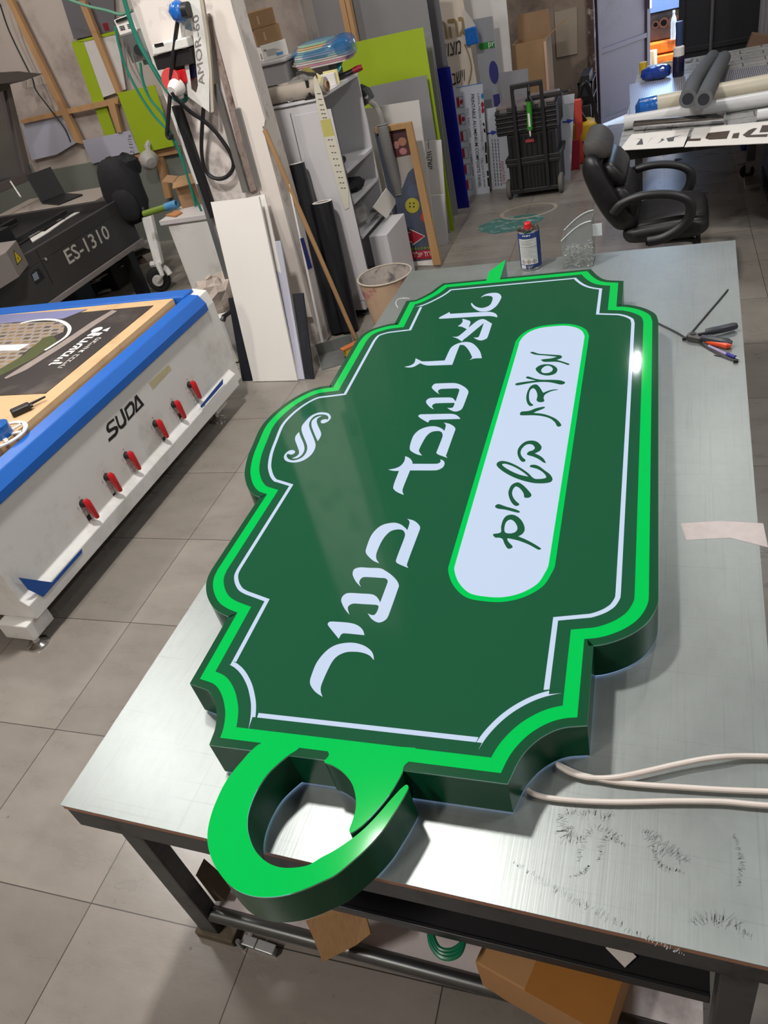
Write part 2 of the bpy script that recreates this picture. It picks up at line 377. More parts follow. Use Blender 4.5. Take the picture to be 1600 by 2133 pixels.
# shiny rubbed marks on the metal
mk = mat('rubbed_metal_mark', (140, 146, 145), .35, .6, var=.3, scale=90)
def smear(px, w):
    mb = MB()
    P = sp3([ZP(p, TT+.0006) for p in px], 9); n = len(P)
    for i, p in enumerate(P):
        d = (P[min(i+1, n-1)]-P[max(i-1, 0)]).normalized(); nn = Vector((-d.y, d.x, 0))+d*RND.uniform(-.5, .5)
        k = w*(.35+.65*math.sin(math.pi*(i+.5)/n))
        for q in range(3):
            o = p+d*RND.uniform(-.006, .006)+nn*RND.uniform(-.5, .5)*k; h = nn*k*RND.uniform(.25, .7); t = d*RND.uniform(.0004, .0012)
            mb.add([o-h-t, o-h+t, o+h+t*.3, o+h-t*.3], [(0, 1, 2, 3)])
    obj('rubbed_mark', mb, mk, tb)
for px, w in (([(1170, 1700), (1180, 1740), (1210, 1745)], .022), ([(1180, 1690), (1230, 1690), (1275, 1700)], .02), ([(1205, 1790), (1230, 1725), (1290, 1740)], .012), ([(1245, 1790), (1265, 1740), (1300, 1760)], .01), ([(1345, 1730), (1385, 1765), (1430, 1790)], .022), ([(1360, 1760), (1375, 1800), (1420, 1815)], .008), ([(1440, 1920), (1500, 1910), (1560, 1945)], .018), ([(1530, 1740), (1545, 1790), (1540, 1840)], .008), ([(1070, 1795), (1140, 1840), (1220, 1885), (1320, 1940), (1420, 1985)], .012), ([(1190, 1825), (1215, 1815), (1225, 1805)], .006)): smear(px, w)
mb = MB()
for px in ([(1418, 1090), (1500, 1085), (1590, 1090), (1600, 1140), (1520, 1120), (1430, 1125)],): mb.poly([ZP(p, TT+.0005) for p in px])
obj('faded_paint_smear', mb, mat('pinkish_smear', (178, 168, 166), .4, .4, var=.15, scale=30), tb)
# ================================================================== the lit sign
SD = .12; TS = TT+SD
sg = thing('sign_lightbox', 'big dark green illuminated lightbox sign with white Hebrew lettering and bright green border', 'sign', (-.7, 2.0, TT))
wallm = mat('dark_green_return', (6, 70, 44), .25, .0, var=.08, scale=6, spec=.2)
edgem = mat('pale_acrylic_edge', (120, 150, 132), .3, emit=(60, 130, 90), es=.15)
darkg = mat('lit_dark_green_face', (18, 58, 40), .07, spec=.3, emit=(26, 84, 52), es=.46, var=.02, scale=30)
rimg = mat('dim_green_rim', (20, 62, 40), .10, spec=.3, emit=(18, 62, 38), es=.30, var=.02, scale=30)  # backlight falloff at the sign's edge, put into a darker colour and weaker emission
brightg = mat('lit_bright_green_face', (0, 120, 50), .07, spec=.3, emit=(0, 200, 80), es=.56, var=.02, scale=30)
whitef = mat('lit_white_face', (72, 75, 78), .07, spec=.3, emit=(210, 228, 255), es=.78, var=.01, scale=30)
glow = mat('lit_clear_backing', (210, 225, 245), .3, emit=(170, 200, 255), es=.9)
G1 = trc(0, 0, 1, [(458.8,1536.9,1),(465.3,1518.1),(469.1,1493.8),(468.6,1475),(462.5,1448.8),(447.5,1426.3),(416.6,1414.1,1),(494.8,1276.1,1),(475,1268),(458.1,1256.3),(447.8,1239.4),(443.9,1220.6),(445.9,1203.8),(453.4,1186.9,1),(556.6,1029.4,1),(538.8,1022.8),(527.5,1008.8),(522.3,990),(522.3,975),(527.5,950.6),(538.8,922),(554.4,888.1),(578.8,860.9),(608.8,837.5),(638.8,820.6),(665,811.3),(694.1,807.1,1),(748.8,712.5,1),(760,699.4),(775,690),(793.8,683.4),(812.5,678.8),(829.8,676.5,1),(853.8,629.6,1),(868.8,627.2),(887.5,618.8),(904.4,609.5),(917.5,599.5),(926.9,593.4,1),(1223.3,564.9,1),(1233.8,575.6),(1246.9,584.1),(1261.9,587.8),(1288.1,589.1,1),(1284,639,1),(1305,639.8),(1327.5,644.1),(1344.4,650.6),(1354.7,658.1),(1359,669.4,1),(1351.9,1236,1),(1350.3,1254.4),(1341.9,1273.1),(1326.9,1291.9),(1302.5,1308.8),(1274.4,1320.9),(1246.3,1328.4),(1217.2,1331.3,1),(1202.7,1494.3,1),(1175.6,1496.6),(1147.5,1504.1),(1119.4,1518.1),(1095,1535.9),(1072.5,1559.4),(1057.5,1581.9),(1043.4,1610.6,1)])
flatG = [Vector(ZP(p, TS)[:2]) for p in spline(G1, 5)]
def unloop(P, K=16):      # cut the little loops an inward offset leaves at corners
    i = 0
    while i < len(P):
        n = len(P); a, b = P[i], P[(i+1) % n]; hit = None
        for k in range(K, 1, -1):
            c, d = P[(i+k) % n], P[(i+k+1) % n]; r = b-a; q = d-c; den = r.x*q.y-r.y*q.x
            if abs(den) < 1e-12: continue
            t = ((c.x-a.x)*q.y-(c.y-a.y)*q.x)/den; u = ((c.x-a.x)*r.y-(c.y-a.y)*r.x)/den
            if 0 <= t <= 1 and 0 <= u <= 1: hit = (k, a+r*t); break
        if hit:
            k, x = hit; kill = {(i+j) % n for j in range(1, k+1)}
            Q = []
            for j in range(n):
                if j in kill: continue
                Q.append(P[j])
                if j == i: Q.append(x)
            P = Q
        i += 1
    return P
def up(P, z): return [Vector((p.x, p.y, z)) for p in P]
Oo = offset(flatG, -.0225); G2 = unloop(offset(flatG, .034)); W1 = unloop(offset(flatG, .0675)); W2 = unloop(offset(flatG, .0805))
def facepoly(px, z=TS, sub=5): return [ZP(p, z) for p in spline(px, sub)]
# outline pieces that stick out of the body: bowl of the tail, its inner lobe, the spike at the far end
T5 = lambda q: trc(400, 1500, 5.333, q)
T6 = lambda q: trc(650, 1500, 5.333, q)
bowl = T5([(1000, 200, 1), (770, 258), (650, 350), (560, 450), (450, 580), (350, 730), (270, 900), (215, 1050), (180, 1200), (172, 1330), (190, 1450), (240, 1590), (320, 1720), (430, 1840), (560, 1920), (720, 1962), (900, 1965), (1080, 1935), (1270, 1870), (1450, 1790), (1600, 1715)])
bowl += T6([(480, 1540), (640, 1390), (780, 1230), (880, 1080), (970, 940), (1055, 790), (1072, 742), (1055, 720), (1030, 728), (980, 772), (880, 880), (760, 1020), (640, 1150), (520, 1260), (400, 1350), (250, 1450), (100, 1530)])
bowl += T5([(1300, 1610), (1150, 1640), (1000, 1640), (870, 1600), (760, 1520), (680, 1410), (630, 1270), (615, 1150), (630, 1020), (680, 870), (750, 730), (840, 600), (940, 500), (1060, 400), (1180, 320), (1250, 200, 1)])
lobe = T6([(100, 240, 1), (190, 380), (135, 463), (220, 500), (320, 560), (400, 640), (450, 720), (480, 820), (490, 920), (480, 1020), (450, 1120), (415, 1220), (422, 1248), (455, 1245), (560, 1170), (680, 1050), (800, 910), (900, 770), (1000, 590), (1020, 520), (1060, 475), (1150, 420, 1), (1150, 310, 1)])
spike = trc(940, 540, 5.333, [(388, 245, 1), (420, 140, 1), (605, 5, 1), (540, 230, 1), (540, 252, 1), (388, 268, 1)])
sides = MB(); edges = MB(); back = MB()
def rim(P):
    zb = TT+.007; n = len(P)
    sides.band(up(P, zb), up(P, TS-.004)); edges.band(up(P, TS-.004), up(P, TS-.0002))
    q = offset(P, .004); back.band(up(q, TT+.0005), up(q, zb)); back.poly(up(q, TT+.0005))
flat2 = lambda px: [Vector(ZP(p, TS)[:2]) for p in spline(px, 4)]
bowlP, lobeP, spikeP = flat2(bowl), flat2(lobe), flat2(spike)
rim(Oo); rim(bowlP); rim(lobeP); rim(spikeP)
obj('return_wall', sides, wallm, sg, smooth=True, ang=40)
obj('face_edge', edges, edgem, sg, smooth=True)
obj('backing_glow', back, glow, sg)
obj('face_panel', MB().poly(up(flatG, TS)), darkg, sg)
obj('face_rim', MB().band(up(Oo, TS), up(flatG, TS)), rimg, sg)
obj('green_border', MB().poly(up(flatG, TS+.0004)), brightg, sg)
obj('inner_dark_border', MB().poly(up(G2, TS+.0007)), darkg, sg)
obj('white_line', MB().poly(up(W1, TS+.0010)), whitef, sg)
obj('dark_field', MB().poly(up(W2, TS+.0013)), darkg, sg)
tail = MB().poly(up(bowlP, TS+.0008)); tail.poly(up(lobeP, TS+.0009))
obj('green_tail_face', tail, brightg, sg)
obj('green_spike_face', MB().poly(up(spikeP, TS+.0008)), brightg, sg)
pill = [(1074.1,712.5),(1084.4,699.4),(1101.3,688.1),(1123.8,680.6),(1150,676.9),(1181.9,675.4),(1206.3,679.7),(1221.3,688.1),(1227.4,700,1),(1156,1181,1),(1150,1193.8),(1131,1222),(1093.8,1243.8),(1050,1254.4),(1006,1253),(968.8,1243.8),(943.8,1218.8),(934,1190),(937.5,1171,1),(1072,720,1)]
pillP = [Vector(ZP(p, TS)[:2]) for p in spline(pill, 6)]
pin = offset(pillP, .0175)
obj('pill_border', MB().band(up(pillP, TS+.0017), up(pin, TS+.0017)), brightg, sg)
obj('pill_plate', MB().poly(up(pin, TS+.0017)), whitef, sg)
L1 = lambda q: trc(620, 1060, 5.333, q)
L2 = lambda q: trc(780, 760, 6.154, q)
L3 = lambda q: trc(820, 590, 6.154, q)
letters = [
L1([(1217,110,1),(1290,130),(1340,168),(1361,205),(1350,250),(1215,615),(1230,657,1),(1110,605),(1093,570),(1190,310),(1190,265),(1165,235),(1110,228),(1040,245),(985,290),(940,350),(900,430),(875,500),(875,555),(907,605,1),(840,575),(780,520),(757,480),(765,430),(810,310),(870,230),(940,180),(1020,158),(1090,155),(1150,175),(1195,210),(1220,237,1),(1243,160),(1238,130)]),
L1([(703,868,1),(650,810),(618,750),(612,710),(630,670),(690,650),(800,655),(915,660),(980,690),(1050,740),(1105,800),(1125,850),(1115,890),(1015,1170),(985,1225),(930,1258),(880,1258),(820,1220),(778,1158,1),(810,1175),(850,1178),(880,1145),(900,1090),(890,1072),(860,1065),(720,1057),(620,1052),(570,1075),(558,1110),(577,1177,1),(530,1120),(495,1055),(485,1010),(505,965),(560,935),(700,940),(820,948),(870,970),(900,1005),(917,1040,1),(995,830),(1000,795),(975,772),(930,767),(740,757),(700,780),(685,820)]),
L1([(337,1270),(360,1253),(420,1253),(570,1265),(660,1290),(720,1340),(744,1403,1),(520,1382),(485,1395),(457,1443,1),(350,1310),(335,1285)]),
L1([(277,2088,1),(200,2035),(150,1970),(137,1920),(150,1860),(200,1730),(260,1640),(340,1560),(430,1510),(540,1488),(640,1490),(740,1520),(810,1570),(840,1620),(848,1680,1),(800,1630),(730,1600),(640,1587),(540,1592),(450,1630),(390,1690),(340,1780),(290,1890),(260,1970),(258,2030)]),
L2([(833,377,1),(780,340),(740,300),(740,275),(770,245),(820,238),(1010,233),(1080,245),(1150,280),(1195,320),(1205,350),(1195,385),(1140,530),(1110,575),(1050,598),(1000,590),(960,570),(933,550,1),(970,553),(1005,545),(1022,515),(1025,490),(1000,487),(790,493),(750,510),(740,535),(763,572,1),(710,540),(670,495),(663,465),(690,435),(740,422),(960,418),(1005,428),(1030,455),(1042,467,1),(1088,330),(1080,308),(1050,302),(860,308),(825,322),(815,345)]),
L2([(565,650),(590,635),(640,633),(960,627),(1030,635),(1075,660),(1103,693,1),(760,703),(710,710),(687,740,1),(600,690),(563,660)]),
L2([(888,740,1),(960,755),(1020,790),(1038,820),(1030,850),(925,1145),(918,1165),(937,1193,1),(820,1150),(795,1130),(800,1110),(870,930),(873,885),(850,855),(800,848),(730,862),(670,910),(620,990),(580,1070),(573,1110),(612,1163,1),(540,1145),(470,1105),(453,1070),(465,1000),(500,910),(560,845),(640,805),(730,787),(800,792),(860,815),(897,847,1),(915,785),(908,758)]),
L2([(177,1343,1),(270,1325),(340,1290),(385,1230),(395,1170,1),(450,1195),(485,1240),(487,1268,1),(790,1268),(830,1258),(850,1235),(842,1212,1),(880,1225),(900,1260),(880,1310),(820,1345),(750,1353),(457,1353,1),(370,1570),(360,1620),(377,1668,1),(290,1630),(245,1590),(243,1560),(260,1500),(315,1360,1),(240,1358)]),
L3([(1115,185,1),(1160,150),(1220,130),(1300,122),(1350,133),(1380,165),(1375,200),(1335,270),(1290,315),(1220,355),(1120,362),(1060,340),(1010,300),(993,265),(1000,250,1),(1040,290),(1090,312),(1150,315),(1210,295),(1245,265),(1268,210),(1265,175),(1230,162),(1170,163)]),
L3([(580,448),(600,430),(720,368,1),(722,392,1),(1150,368),(1240,368),(1300,385),(1328,415),(1325,438,1),(1280,425),(1200,420),(600,455)]),
L3([(880,455,1),(940,470),(985,495),(960,570,1),(1060,490),(1120,462),(1170,465),(1262,518,1),(1205,690),(1180,715),(1120,733),(1065,720),(1025,695,1),(1070,695),(1095,680),(1158,508,1),(940,690),(905,715),(875,747,1),(820,710),(753,685,1),(810,685),(850,665),(940,590,1),(880,560),(822,550,1),(860,525),(885,490)]),
L3([(138,1070,1),(210,1055),(265,1020),(283,962,1),(330,985),(375,1002),(655,990,1),(720,850),(760,805),(830,770),(920,752),(1000,765),(1060,810),(1110,880),(1132,960,1),(1030,965),(972,985,1),(1005,955),(1000,930),(960,855),(910,800),(870,790),(845,800),(752,1045,1),(460,1055),(400,1048),(340,1025,1),(260,1070),(190,1080)])]
for q in letters: obj('white_letter', MB().poly(facepoly(q, TS+.0017)), whitef, sg)
S1 = lambda q: trc(1000, 900, 7.273, q)
S2 = lambda q: trc(1030, 710, 8.0, q)
script = [
S1([(1003,470,1),(960,460),(880,405),(800,370),(730,350),(710,330),(740,295),(800,275),(830,240),(800,195),(740,182),(680,205),(630,260),(615,320),(640,375),(690,425),(670,450),(630,445),(590,395),(567,320),(580,250),(630,185),(700,140),(790,128),(870,150),(930,215),(920,270),(880,300),(830,322,1),(900,355),(960,400)]),
S1([(437,880),(470,810),(530,770),(590,765),(660,810),(720,870),(778,945),(760,985),(710,997),(670,985),(660,930),(620,870),(570,830),(530,830),(495,880),(487,940),(510,1000),(550,1050),(595,1090),(575,1115),(530,1115),(480,1070),(445,1000),(430,930)]),
S1([(228,1130),(250,1100),(290,1092),(400,1130),(540,1170),(605,1205),(580,1222),(500,1205),(380,1175),(270,1160)]),
S2([(597,195),(635,182),(680,195),(750,215),(1000,232),(1100,240),(1128,270),(1100,295),(1040,315,1),(1140,345),(1252,385),(1225,402),(1100,360),(1000,348),(830,350),(778,320),(800,308),(950,290),(1040,265,1),(850,245),(720,235),(650,222)]),
S2([(527,605),(560,592),(620,610),(700,635),(800,648),(950,648),(1100,658),(1178,690),(1150,722),(1090,727),(1000,705),(900,688),(800,685),(700,690),(560,710),(380,742),(345,725),(370,705),(480,685),(600,670),(690,660,1),(620,645),(540,625)]),
S2([(530,950),(545,860),(590,770),(650,730),(710,730),(760,780),(800,845),(815,865,1),(900,830),(1000,808),(1065,815),(980,830),(900,860),(840,900),(820,950),(832,1000),(790,1022),(730,1015),(702,985),(715,930),(710,870),(680,810),(640,790),(600,820),(580,880),(578,960),(600,1025),(648,1068),(620,1085),(580,1080),(545,1030)]),
S2([(425,1215),(450,1180),(580,1165),(700,1120),(830,1097),(840,1115),(780,1145),(700,1175),(655,1200,1),(800,1215),(920,1250),(1040,1310),(1115,1400),(1080,1430),(1040,1415),(1010,1360),(930,1295),(800,1255),(650,1240),(440,1240)])]
for q in script: obj('script_letter', MB().poly(facepoly(q, TS+.0023)), darkg, sg)
# letters with holes: outer fill in green, hole refilled in white
holed = [(S1([(250,490),(280,450),(350,437),(450,460),(560,510),(660,570),(740,630),(800,690),(850,710),(940,707),(1000,690),(990,650),(940,600),(870,560),(800,540),(755,525),(770,500),(830,495),(900,520),(980,580),(1060,640),(1098,705),(1080,750),(1020,770),(920,778),(800,770),(650,735),(500,680),(370,610),(280,540)]),
          S1([(335,490),(380,480),(480,510),(580,560),(670,620),(735,675,1),(600,645),(470,590),(370,530)])),
         (S1([(195,1555),(220,1540),(290,1530),(320,1505),(320,1430),(350,1330),(400,1270),(480,1250),(560,1275),(630,1340),(670,1420),(675,1490),(640,1545),(580,1580,1),(700,1630),(830,1700),(925,1765),(890,1783),(850,1765),(740,1705),(600,1650),(480,1620),(415,1612),(430,1660),(495,1735),(450,1768),(410,1755),(370,1690),(340,1620),(290,1600),(230,1597)]),
          S1([(370,1490),(375,1420),(400,1360),(450,1328),(500,1340),(545,1390),(567,1450),(550,1500),(500,1528),(440,1535),(390,1525)])),
         (S2([(687,465),(720,430),(780,400),(870,388),(960,400),(1030,440),(1050,490),(1020,540),(950,570),(860,577),(770,555),(710,510)]),
          S2([(780,490),(810,445),(870,415),(930,422),(972,460),(960,500),(910,530),(840,537),(795,525)]))]
for a, h in holed:
    q = obj('script_letter', MB().poly(facepoly(a, TS+.0023)), darkg, sg)
    obj('letter_counter', MB().poly(facepoly(h, TS+.0028)), whitef, q)
S3 = lambda q: trc(570, 840, 11.43, q)
mb = MB()
for q in (S3([(1165,215),(1050,228),(930,275),(830,350),(740,450),(680,530),(663,600),(675,680),(710,780),(760,900),(795,1000),(800,1090),(770,1180),(700,1270),(600,1330),(480,1360),(390,1345),(330,1300),(310,1250),(335,1205),(410,1222),(480,1200),(513,1155),(480,1120),(400,1118),(320,1160),(265,1220),(245,1290),(280,1360),(370,1400),(500,1410),(640,1385),(780,1320),(900,1220),(980,1090),(997,970),(960,850),(900,700),(855,580),(845,500),(870,420),(930,340),(1020,285),(1140,265),(1250,280),(1300,320),(1295,385),(1230,378),(1150,400),(1120,440),(1150,475),(1220,470),(1310,420),(1360,350),(1350,290),(1290,235)]),
          S3([(603,683,1),(530,770),(510,850),(530,930),(600,1120),(605,1190),(560,1250),(435,1318,1),(560,1305),(660,1240),(720,1150),(735,1060),(710,950),(640,790)]),
          S3([(1053,903,1),(1110,810),(1133,730),(1110,650),(1050,520),(1027,430),(1050,360),(1155,297,1),(1060,315),(970,360),(910,430),(903,530),(930,620),(990,770)])):
    mb.poly(facepoly(q, TS+.0017, 4))
obj('white_swirl_ornament', mb, whitef, sg)
# ================================================================== the white router machine on the left
white = mat('white_powder_coat', (214, 213, 209), .4, var=.04, scale=3, dirt=(188, 186, 180), dscale=2.5)
blue = mat('blue_powder_coat', (18, 92, 178), .38, var=.06, scale=120, bump=.06)
blued = mat('deep_blue_trim', (16, 74, 150), .4, var=.05)
red = mat('red_plastic', (190, 24, 32), .35, var=.06)
black = mat('black_plastic', (22, 22, 24), .45, var=.15)
chrome = mat('chrome', (200, 200, 200), .12, 1.0, var=.05)
steel = mat('galvanised_steel', (150, 152, 152), .38, .85, var=.12, scale=12)
wood = mat('pale_mdf_board', (198, 164, 122), .65, var=.07, scale=14, stretch=(.3, 4, 1), dirt=(184, 150, 108), dscale=6)
pine = mat('pine_batten', (178, 138, 96), .6, var=.22, scale=14, stretch=(1, 1, .12))
paper = mat('white_paper', (222, 218, 212), .75, var=.03)
brown = mat('cardboard', (150, 118, 84), .85, var=.08, scale=20)
inkb = mat('black_ink', (18, 18, 18), .6, var=.05)
rt = thing('router_machine', 'white and blue cutting table machine with red valve handles along its front', 'machine', (-3.7, 2.75, 0))
XF = -2.78; Y0, Y1 = 1.66, 3.80
b = MB().prism([(XF, Y0, .27), (-2.745, Y0, .235), (-2.745, Y0, .15), (-4.8, Y0, .15), (-4.8, Y0, .70), (XF, Y0, .70)], (0, Y1-Y0, 0))
b.prism([(XF, Y1, .15), (XF, Y1, .70), (-2.80, Y1, .78), (-2.90, Y1, .80), (-2.90, Y1, .15)], (0, .10, 0))
obj('body', b, white, rt, bevel=.005)
obj('front_rail', MB().prism([(-2.763, Y0, .688), (-2.763, Y0, .735), (-2.80, Y0, .792), (-2.872, Y0, .802), (-2.872, Y0, .688)], (0, Y1-Y0, 0)), blue, rt, bevel=.006, seg=3)
obj('guide_rail', MB().b(-2.922, -2.876, Y0, Y1, .70, .785), chrome, rt, bevel=.004)
obj('bed_board', MB().b(-4.75, -2.930, Y0+.02, 3.72, .70, .815), wood, rt, bevel=.002)
obj('back_rail', MB().b(-4.8, -2.865, 3.735, 3.86, .70, .8145), blue, rt, bevel=.012, seg=3)
for q in ([(38, 1203), (108, 1213), (170, 1143), (170, 1152), (90, 1243), (58, 1228)], [(455, 800), (464, 789), (464, 800), (420, 850), (417, 846)]):
    obj('corner_trim', MB().prism([XP(p, -2.744) for p in q], (.002, 0, 0)), blued, rt)
for x, y in ((-2.84, 1.63), (-2.90, 3.60), (-4.6, 1.70), (-4.6, 3.60)):
    lg = obj('leg', MB().b(x-.12, x+.065, y-.025, y+.12, .055, .15), white, rt, bevel=.006)
    obj('levelling_foot', MB().lathe([(0, 0), (.052, 0), (.05, .012), (.018, .028), (.016, .05), (0, .05)], (x+.03, y, 0)), chrome, lg, smooth=True)
# valves and their little grid stickers
for px in ((172, 1050), (222, 995), (263, 950), (323, 884), (361, 844), (394, 803)):
    c = XP(px, XF)
    v = obj('valve_handle', MB().tube([(XF+.03, c.y, c.z+.028), (XF+.034, c.y+.001, c.z+.012), (XF+.034, c.y+.004, c.z-.02), (XF+.032, c.y+.012, c.z-.082), (XF+.031, c.y+.014, c.z-.096)], [.012, .019, .018, .014, .012], n=10), red, rt, smooth=True)
    obj('valve_base', MB().cyl((XF, c.y, c.z+.005), (XF+.026, c.y, c.z+.005), .021, .019), black, v, smooth=True)
    k = MB(); g = c+Vector((0, .004, -.035)); w, h = .023, .031; x = XF+.0008
    for i in range(3): k.add([(x, g.y+i*w-.0007-w, g.z), (x, g.y+i*w+.0007-w, g.z), (x, g.y+i*w+.0007-w, g.z-4*h), (x, g.y+i*w-.0007-w, g.z-4*h)], [(0, 1, 2, 3)])
    for i in range(5): k.add([(x, g.y-w, g.z-i*h), (x, g.y+w, g.z-i*h), (x, g.y+w, g.z-i*h-.0014), (x, g.y-w, g.z-i*h-.0014)], [(0, 1, 2, 3)])
    q = {172: (-1, 1), 222: (-1, 2), 263: (-1, 3), 323: (0, 2), 361: (0, 1), 394: (-1, 0)}[px[0]]
    if px[0] != 394:
        yy, zz = g.y+q[0]*w, g.z-q[1]*h; k.add([(x+.0002, yy, zz), (x+.0002, yy+w, zz), (x+.0002, yy+w, zz-h), (x+.0002, yy, zz-h)], [(0, 1, 2, 3)])
    obj('zone_sticker', k, inkb, rt)
    for dy, dz in ((-.038, .006), (-.026, -.030), (.004, .044)):
        obj('screw_head', MB().blob((XF+.001, c.y+dy, c.z+dz), .003, .003, .003, 8, 6), steel, v, smooth=True)
SU = lambda q: [XP((x/5.161+130, y/5.161+760), XF+.0008) for x, y in q]
for q in ([(553,572),(560,598),(505,640),(497,665),(505,690),(560,660),(585,655),(602,680),(600,722),(580,762),(500,832),(493,795),(565,730),(572,705),(562,695),(502,733),(482,718),(470,690),(474,650),(490,620)],
          [(563,556),(586,545),(613,640),(628,655),(655,632),(662,600),(616,482),(640,466),(690,590),(688,640),(655,680),(625,692),(600,668)],
          [(797,318),(882,428),(797,515),(797,485),(845,430),(800,372),(806,500),(788,522),(774,345)]):
    obj('logo_letter', MB().poly(SU(q)), inkb, rt)
dl = obj('logo_letter', MB().poly(SU([(662,470),(722,396),(750,390),(772,420),(781,480),(776,532),(708,607)])), inkb, rt)
obj('letter_counter', MB().poly([p+Vector((.0004, 0, 0)) for p in SU([(690,486),(732,432),(748,438),(757,488),(751,522),(716,562)])]), white, dl)
obj('masking_tape', MB().prism([XP((x/5.161+130, y/5.161+760), XF+.0006) for x, y in [(930,195),(1140,0),(1172,45),(970,262)]], (.0008, 0, 0)), mat('old_masking_tape', (186, 176, 138), .6, var=.12, scale=30), rt)
# printed board lying on the bed
ZB = .8152
A = ZP((320, 637), ZB); B = ZP((95, 820), ZB); dx = Vector((-1, -.01, 0))
po = thing('printed_board', 'large dark printed board with a building picture and white logo on the wooden machine bed', 'board', (-3.6, 2.7, ZB))
obj('panel', MB().prism([A, B, B+dx*1.3, A+dx*1.3], (0, 0, .003)), mat('dark_print', (52, 47, 46), .35, var=.35, scale=3, dirt=(86, 78, 74), dscale=3), po)
zp = ZB+.0035
def pq(q, z=zp): return [ZP(((x/4.706), (y/4.706+600)), z) for x, y in q]
far = lambda p, k=.8: p+dx*k
sk = pq([(0, 265), (860, 205), (620, 300), (300, 320), (0, 350)])
obj('printed_sky', MB().poly([far(sk[0])]+sk[:4]+[sk[4], far(sk[4])]), mat('printed_sky_violet', (128, 130, 168), .35, var=.45, scale=1.5), po)
bm_ = bpy.data.materials.new('printed_facade'); bm_.use_nodes = True
_N = bm_.node_tree.nodes; _L = bm_.node_tree.links
_t = _N.new('ShaderNodeTexCoord'); _m = _N.new('ShaderNodeMapping'); _m.inputs['Rotation'].default_value = (0, 0, .05); _L.new(_t.outputs['Object'], _m.inputs[0])
_b = _N.new('ShaderNodeTexBrick'); _b.inputs['Scale'].default_value = 1; _b.inputs['Brick Width'].default_value = .075; _b.inputs['Row Height'].default_value = .05; _b.inputs['Mortar Size'].default_value = .012; _b.inputs['Mortar Smooth'].default_value = .3
_b.inputs['Color1'].default_value = rgb((70, 62, 60)); _b.inputs['Color2'].default_value = rgb((160, 130, 90)); _b.inputs['Mortar'].default_value = rgb((150, 142, 136)); _L.new(_m.outputs[0], _b.inputs['Vector'])
_L.new(_b.outputs['Color'], _N['Principled BSDF'].inputs['Base Color']); _N['Principled BSDF'].inputs['Roughness'].default_value = .35
fc = pq([(0, 350), (200, 340), (560, 330), (640, 350), (620, 430), (420, 510), (280, 600), (60, 800), (0, 830)], zp+.0003)
obj('printed_building', MB().poly([far(fc[0])]+fc+[far(fc[-1], .5)]), bm_, po)
gr = pq([(0, 790), (230, 660), (420, 490), (520, 460), (560, 520), (330, 690), (120, 800), (0, 860)], zp+.0005)
obj('printed_trees', MB().poly(gr), mat('printed_green', (72, 78, 40), .4, var=.4, scale=30), po)
rd = pq([(40, 880), (230, 760), (560, 560), (900, 330), (1100, 215), (1150, 225), (960, 345), (640, 560), (260, 800), (60, 890)], zp+.0006)
obj('printed_road', MB().poly(rd), mat('printed_road_grey', (146, 134, 128), .4, var=.2, scale=20), po)
hl = MB()
P1 = sp3(pq([(200, 345), (330, 318), (480, 308), (600, 325), (670, 370), (680, 420), (640, 480), (520, 560), (440, 610)], zp+.0009), 4)
for i in range(len(P1)-1):
    d = (P1[i+1]-P1[i]); nn = Vector((-d.y, d.x, 0)).normalized()*.012; hl.add([P1[i]-nn, P1[i+1]-nn, P1[i+1]+nn, P1[i]+nn], [(0, 1, 2, 3)])
obj('printed_white_arc', hl, paper, po)
rw = pq([(0, 560), (290, 548), (180, 612), (0, 615)], zp+.0009); obj('printed_white_roof', MB().poly([far(rw[0], .3)]+rw+[far(rw[-1], .3)]), paper, po)
lw = pq([(475, 760), (905, 440), (620, 770), (940, 500)], zp+.0008)
rr_ = (lw[1]-lw[0]); upv = Vector((-rr_.y, rr_.x, 0))
tx = MB(); text(tx, 'נחשמיין', (lw[0]+lw[1])/2+upv.normalized()*-.035, rr_, upv, rr_.length*.98, .085, rtl=True, bold=.03); obj('printed_logo', tx, paper, po)
tx = MB(); text(tx, 'מציאות בבנייה', (lw[2]+lw[3])/2, rr_, upv, rr_.length*.9, .035, rtl=True); obj('printed_subtitle', tx, paper, po)
mk_ = MB().poly(pq([(850, 465), (905, 438), (1010, 436), (965, 466)], zp+.0008)); obj('printed_mark_bar', mk_, paper, po)
mk_ = MB().poly(pq([(1000, 415), (1083, 383), (1050, 425)], zp+.0008)); obj('printed_mark_triangle', mk_, paper, po)
cc = pq([(950, 408)], zp+.0008)[0]; mk_ = MB().poly([(cc.x+.036*math.cos(t*.3142), cc.y+.036*math.sin(t*.3142), cc.z) for t in range(20)]); obj('printed_mark_dot', mk_, paper, po)
# two-way radio and white spool on the bed
c = ZP((50, 858), .815)
rd_ = thing('two_way_radio', 'small black two-way radio with a stub antenna on the wooden bed', 'radio', c)
k = MB(); k.T = Matrix.Translation(c) @ Matrix.Rotation(.9, 4, 'Z'); k.b(-.055, .04, -.026, .026, 0, .034); obj('radio_body', k, black, rd_, bevel=.008, seg=3)
k = MB(); k.T = Matrix.Translation(c) @ Matrix.Rotation(.9, 4, 'Z'); k.tube([(.038, .014, .018), (.075, .014, .02), (.125, .014, .022)], [.008, .007, .005]); obj('antenna', k, black, rd_, smooth=True)
k = MB(); k.T = Matrix.Translation(c) @ Matrix.Rotation(.9, 4, 'Z'); k.cyl((.038, -.014, .018), (.052, -.014, .018), .008, n=12); obj('knob', k, black, rd_)
c = ZP((5, 908), .815); wt = mat('white_plastic', (214, 210, 206), .4, var=.04)
spo = thing('spool', 'white plastic spool with slotted flange and blue film at the bed edge', 'spool', c)
k = MB().pipe(c, c+Vector((0, 0, .006)), .125, .103, 40)
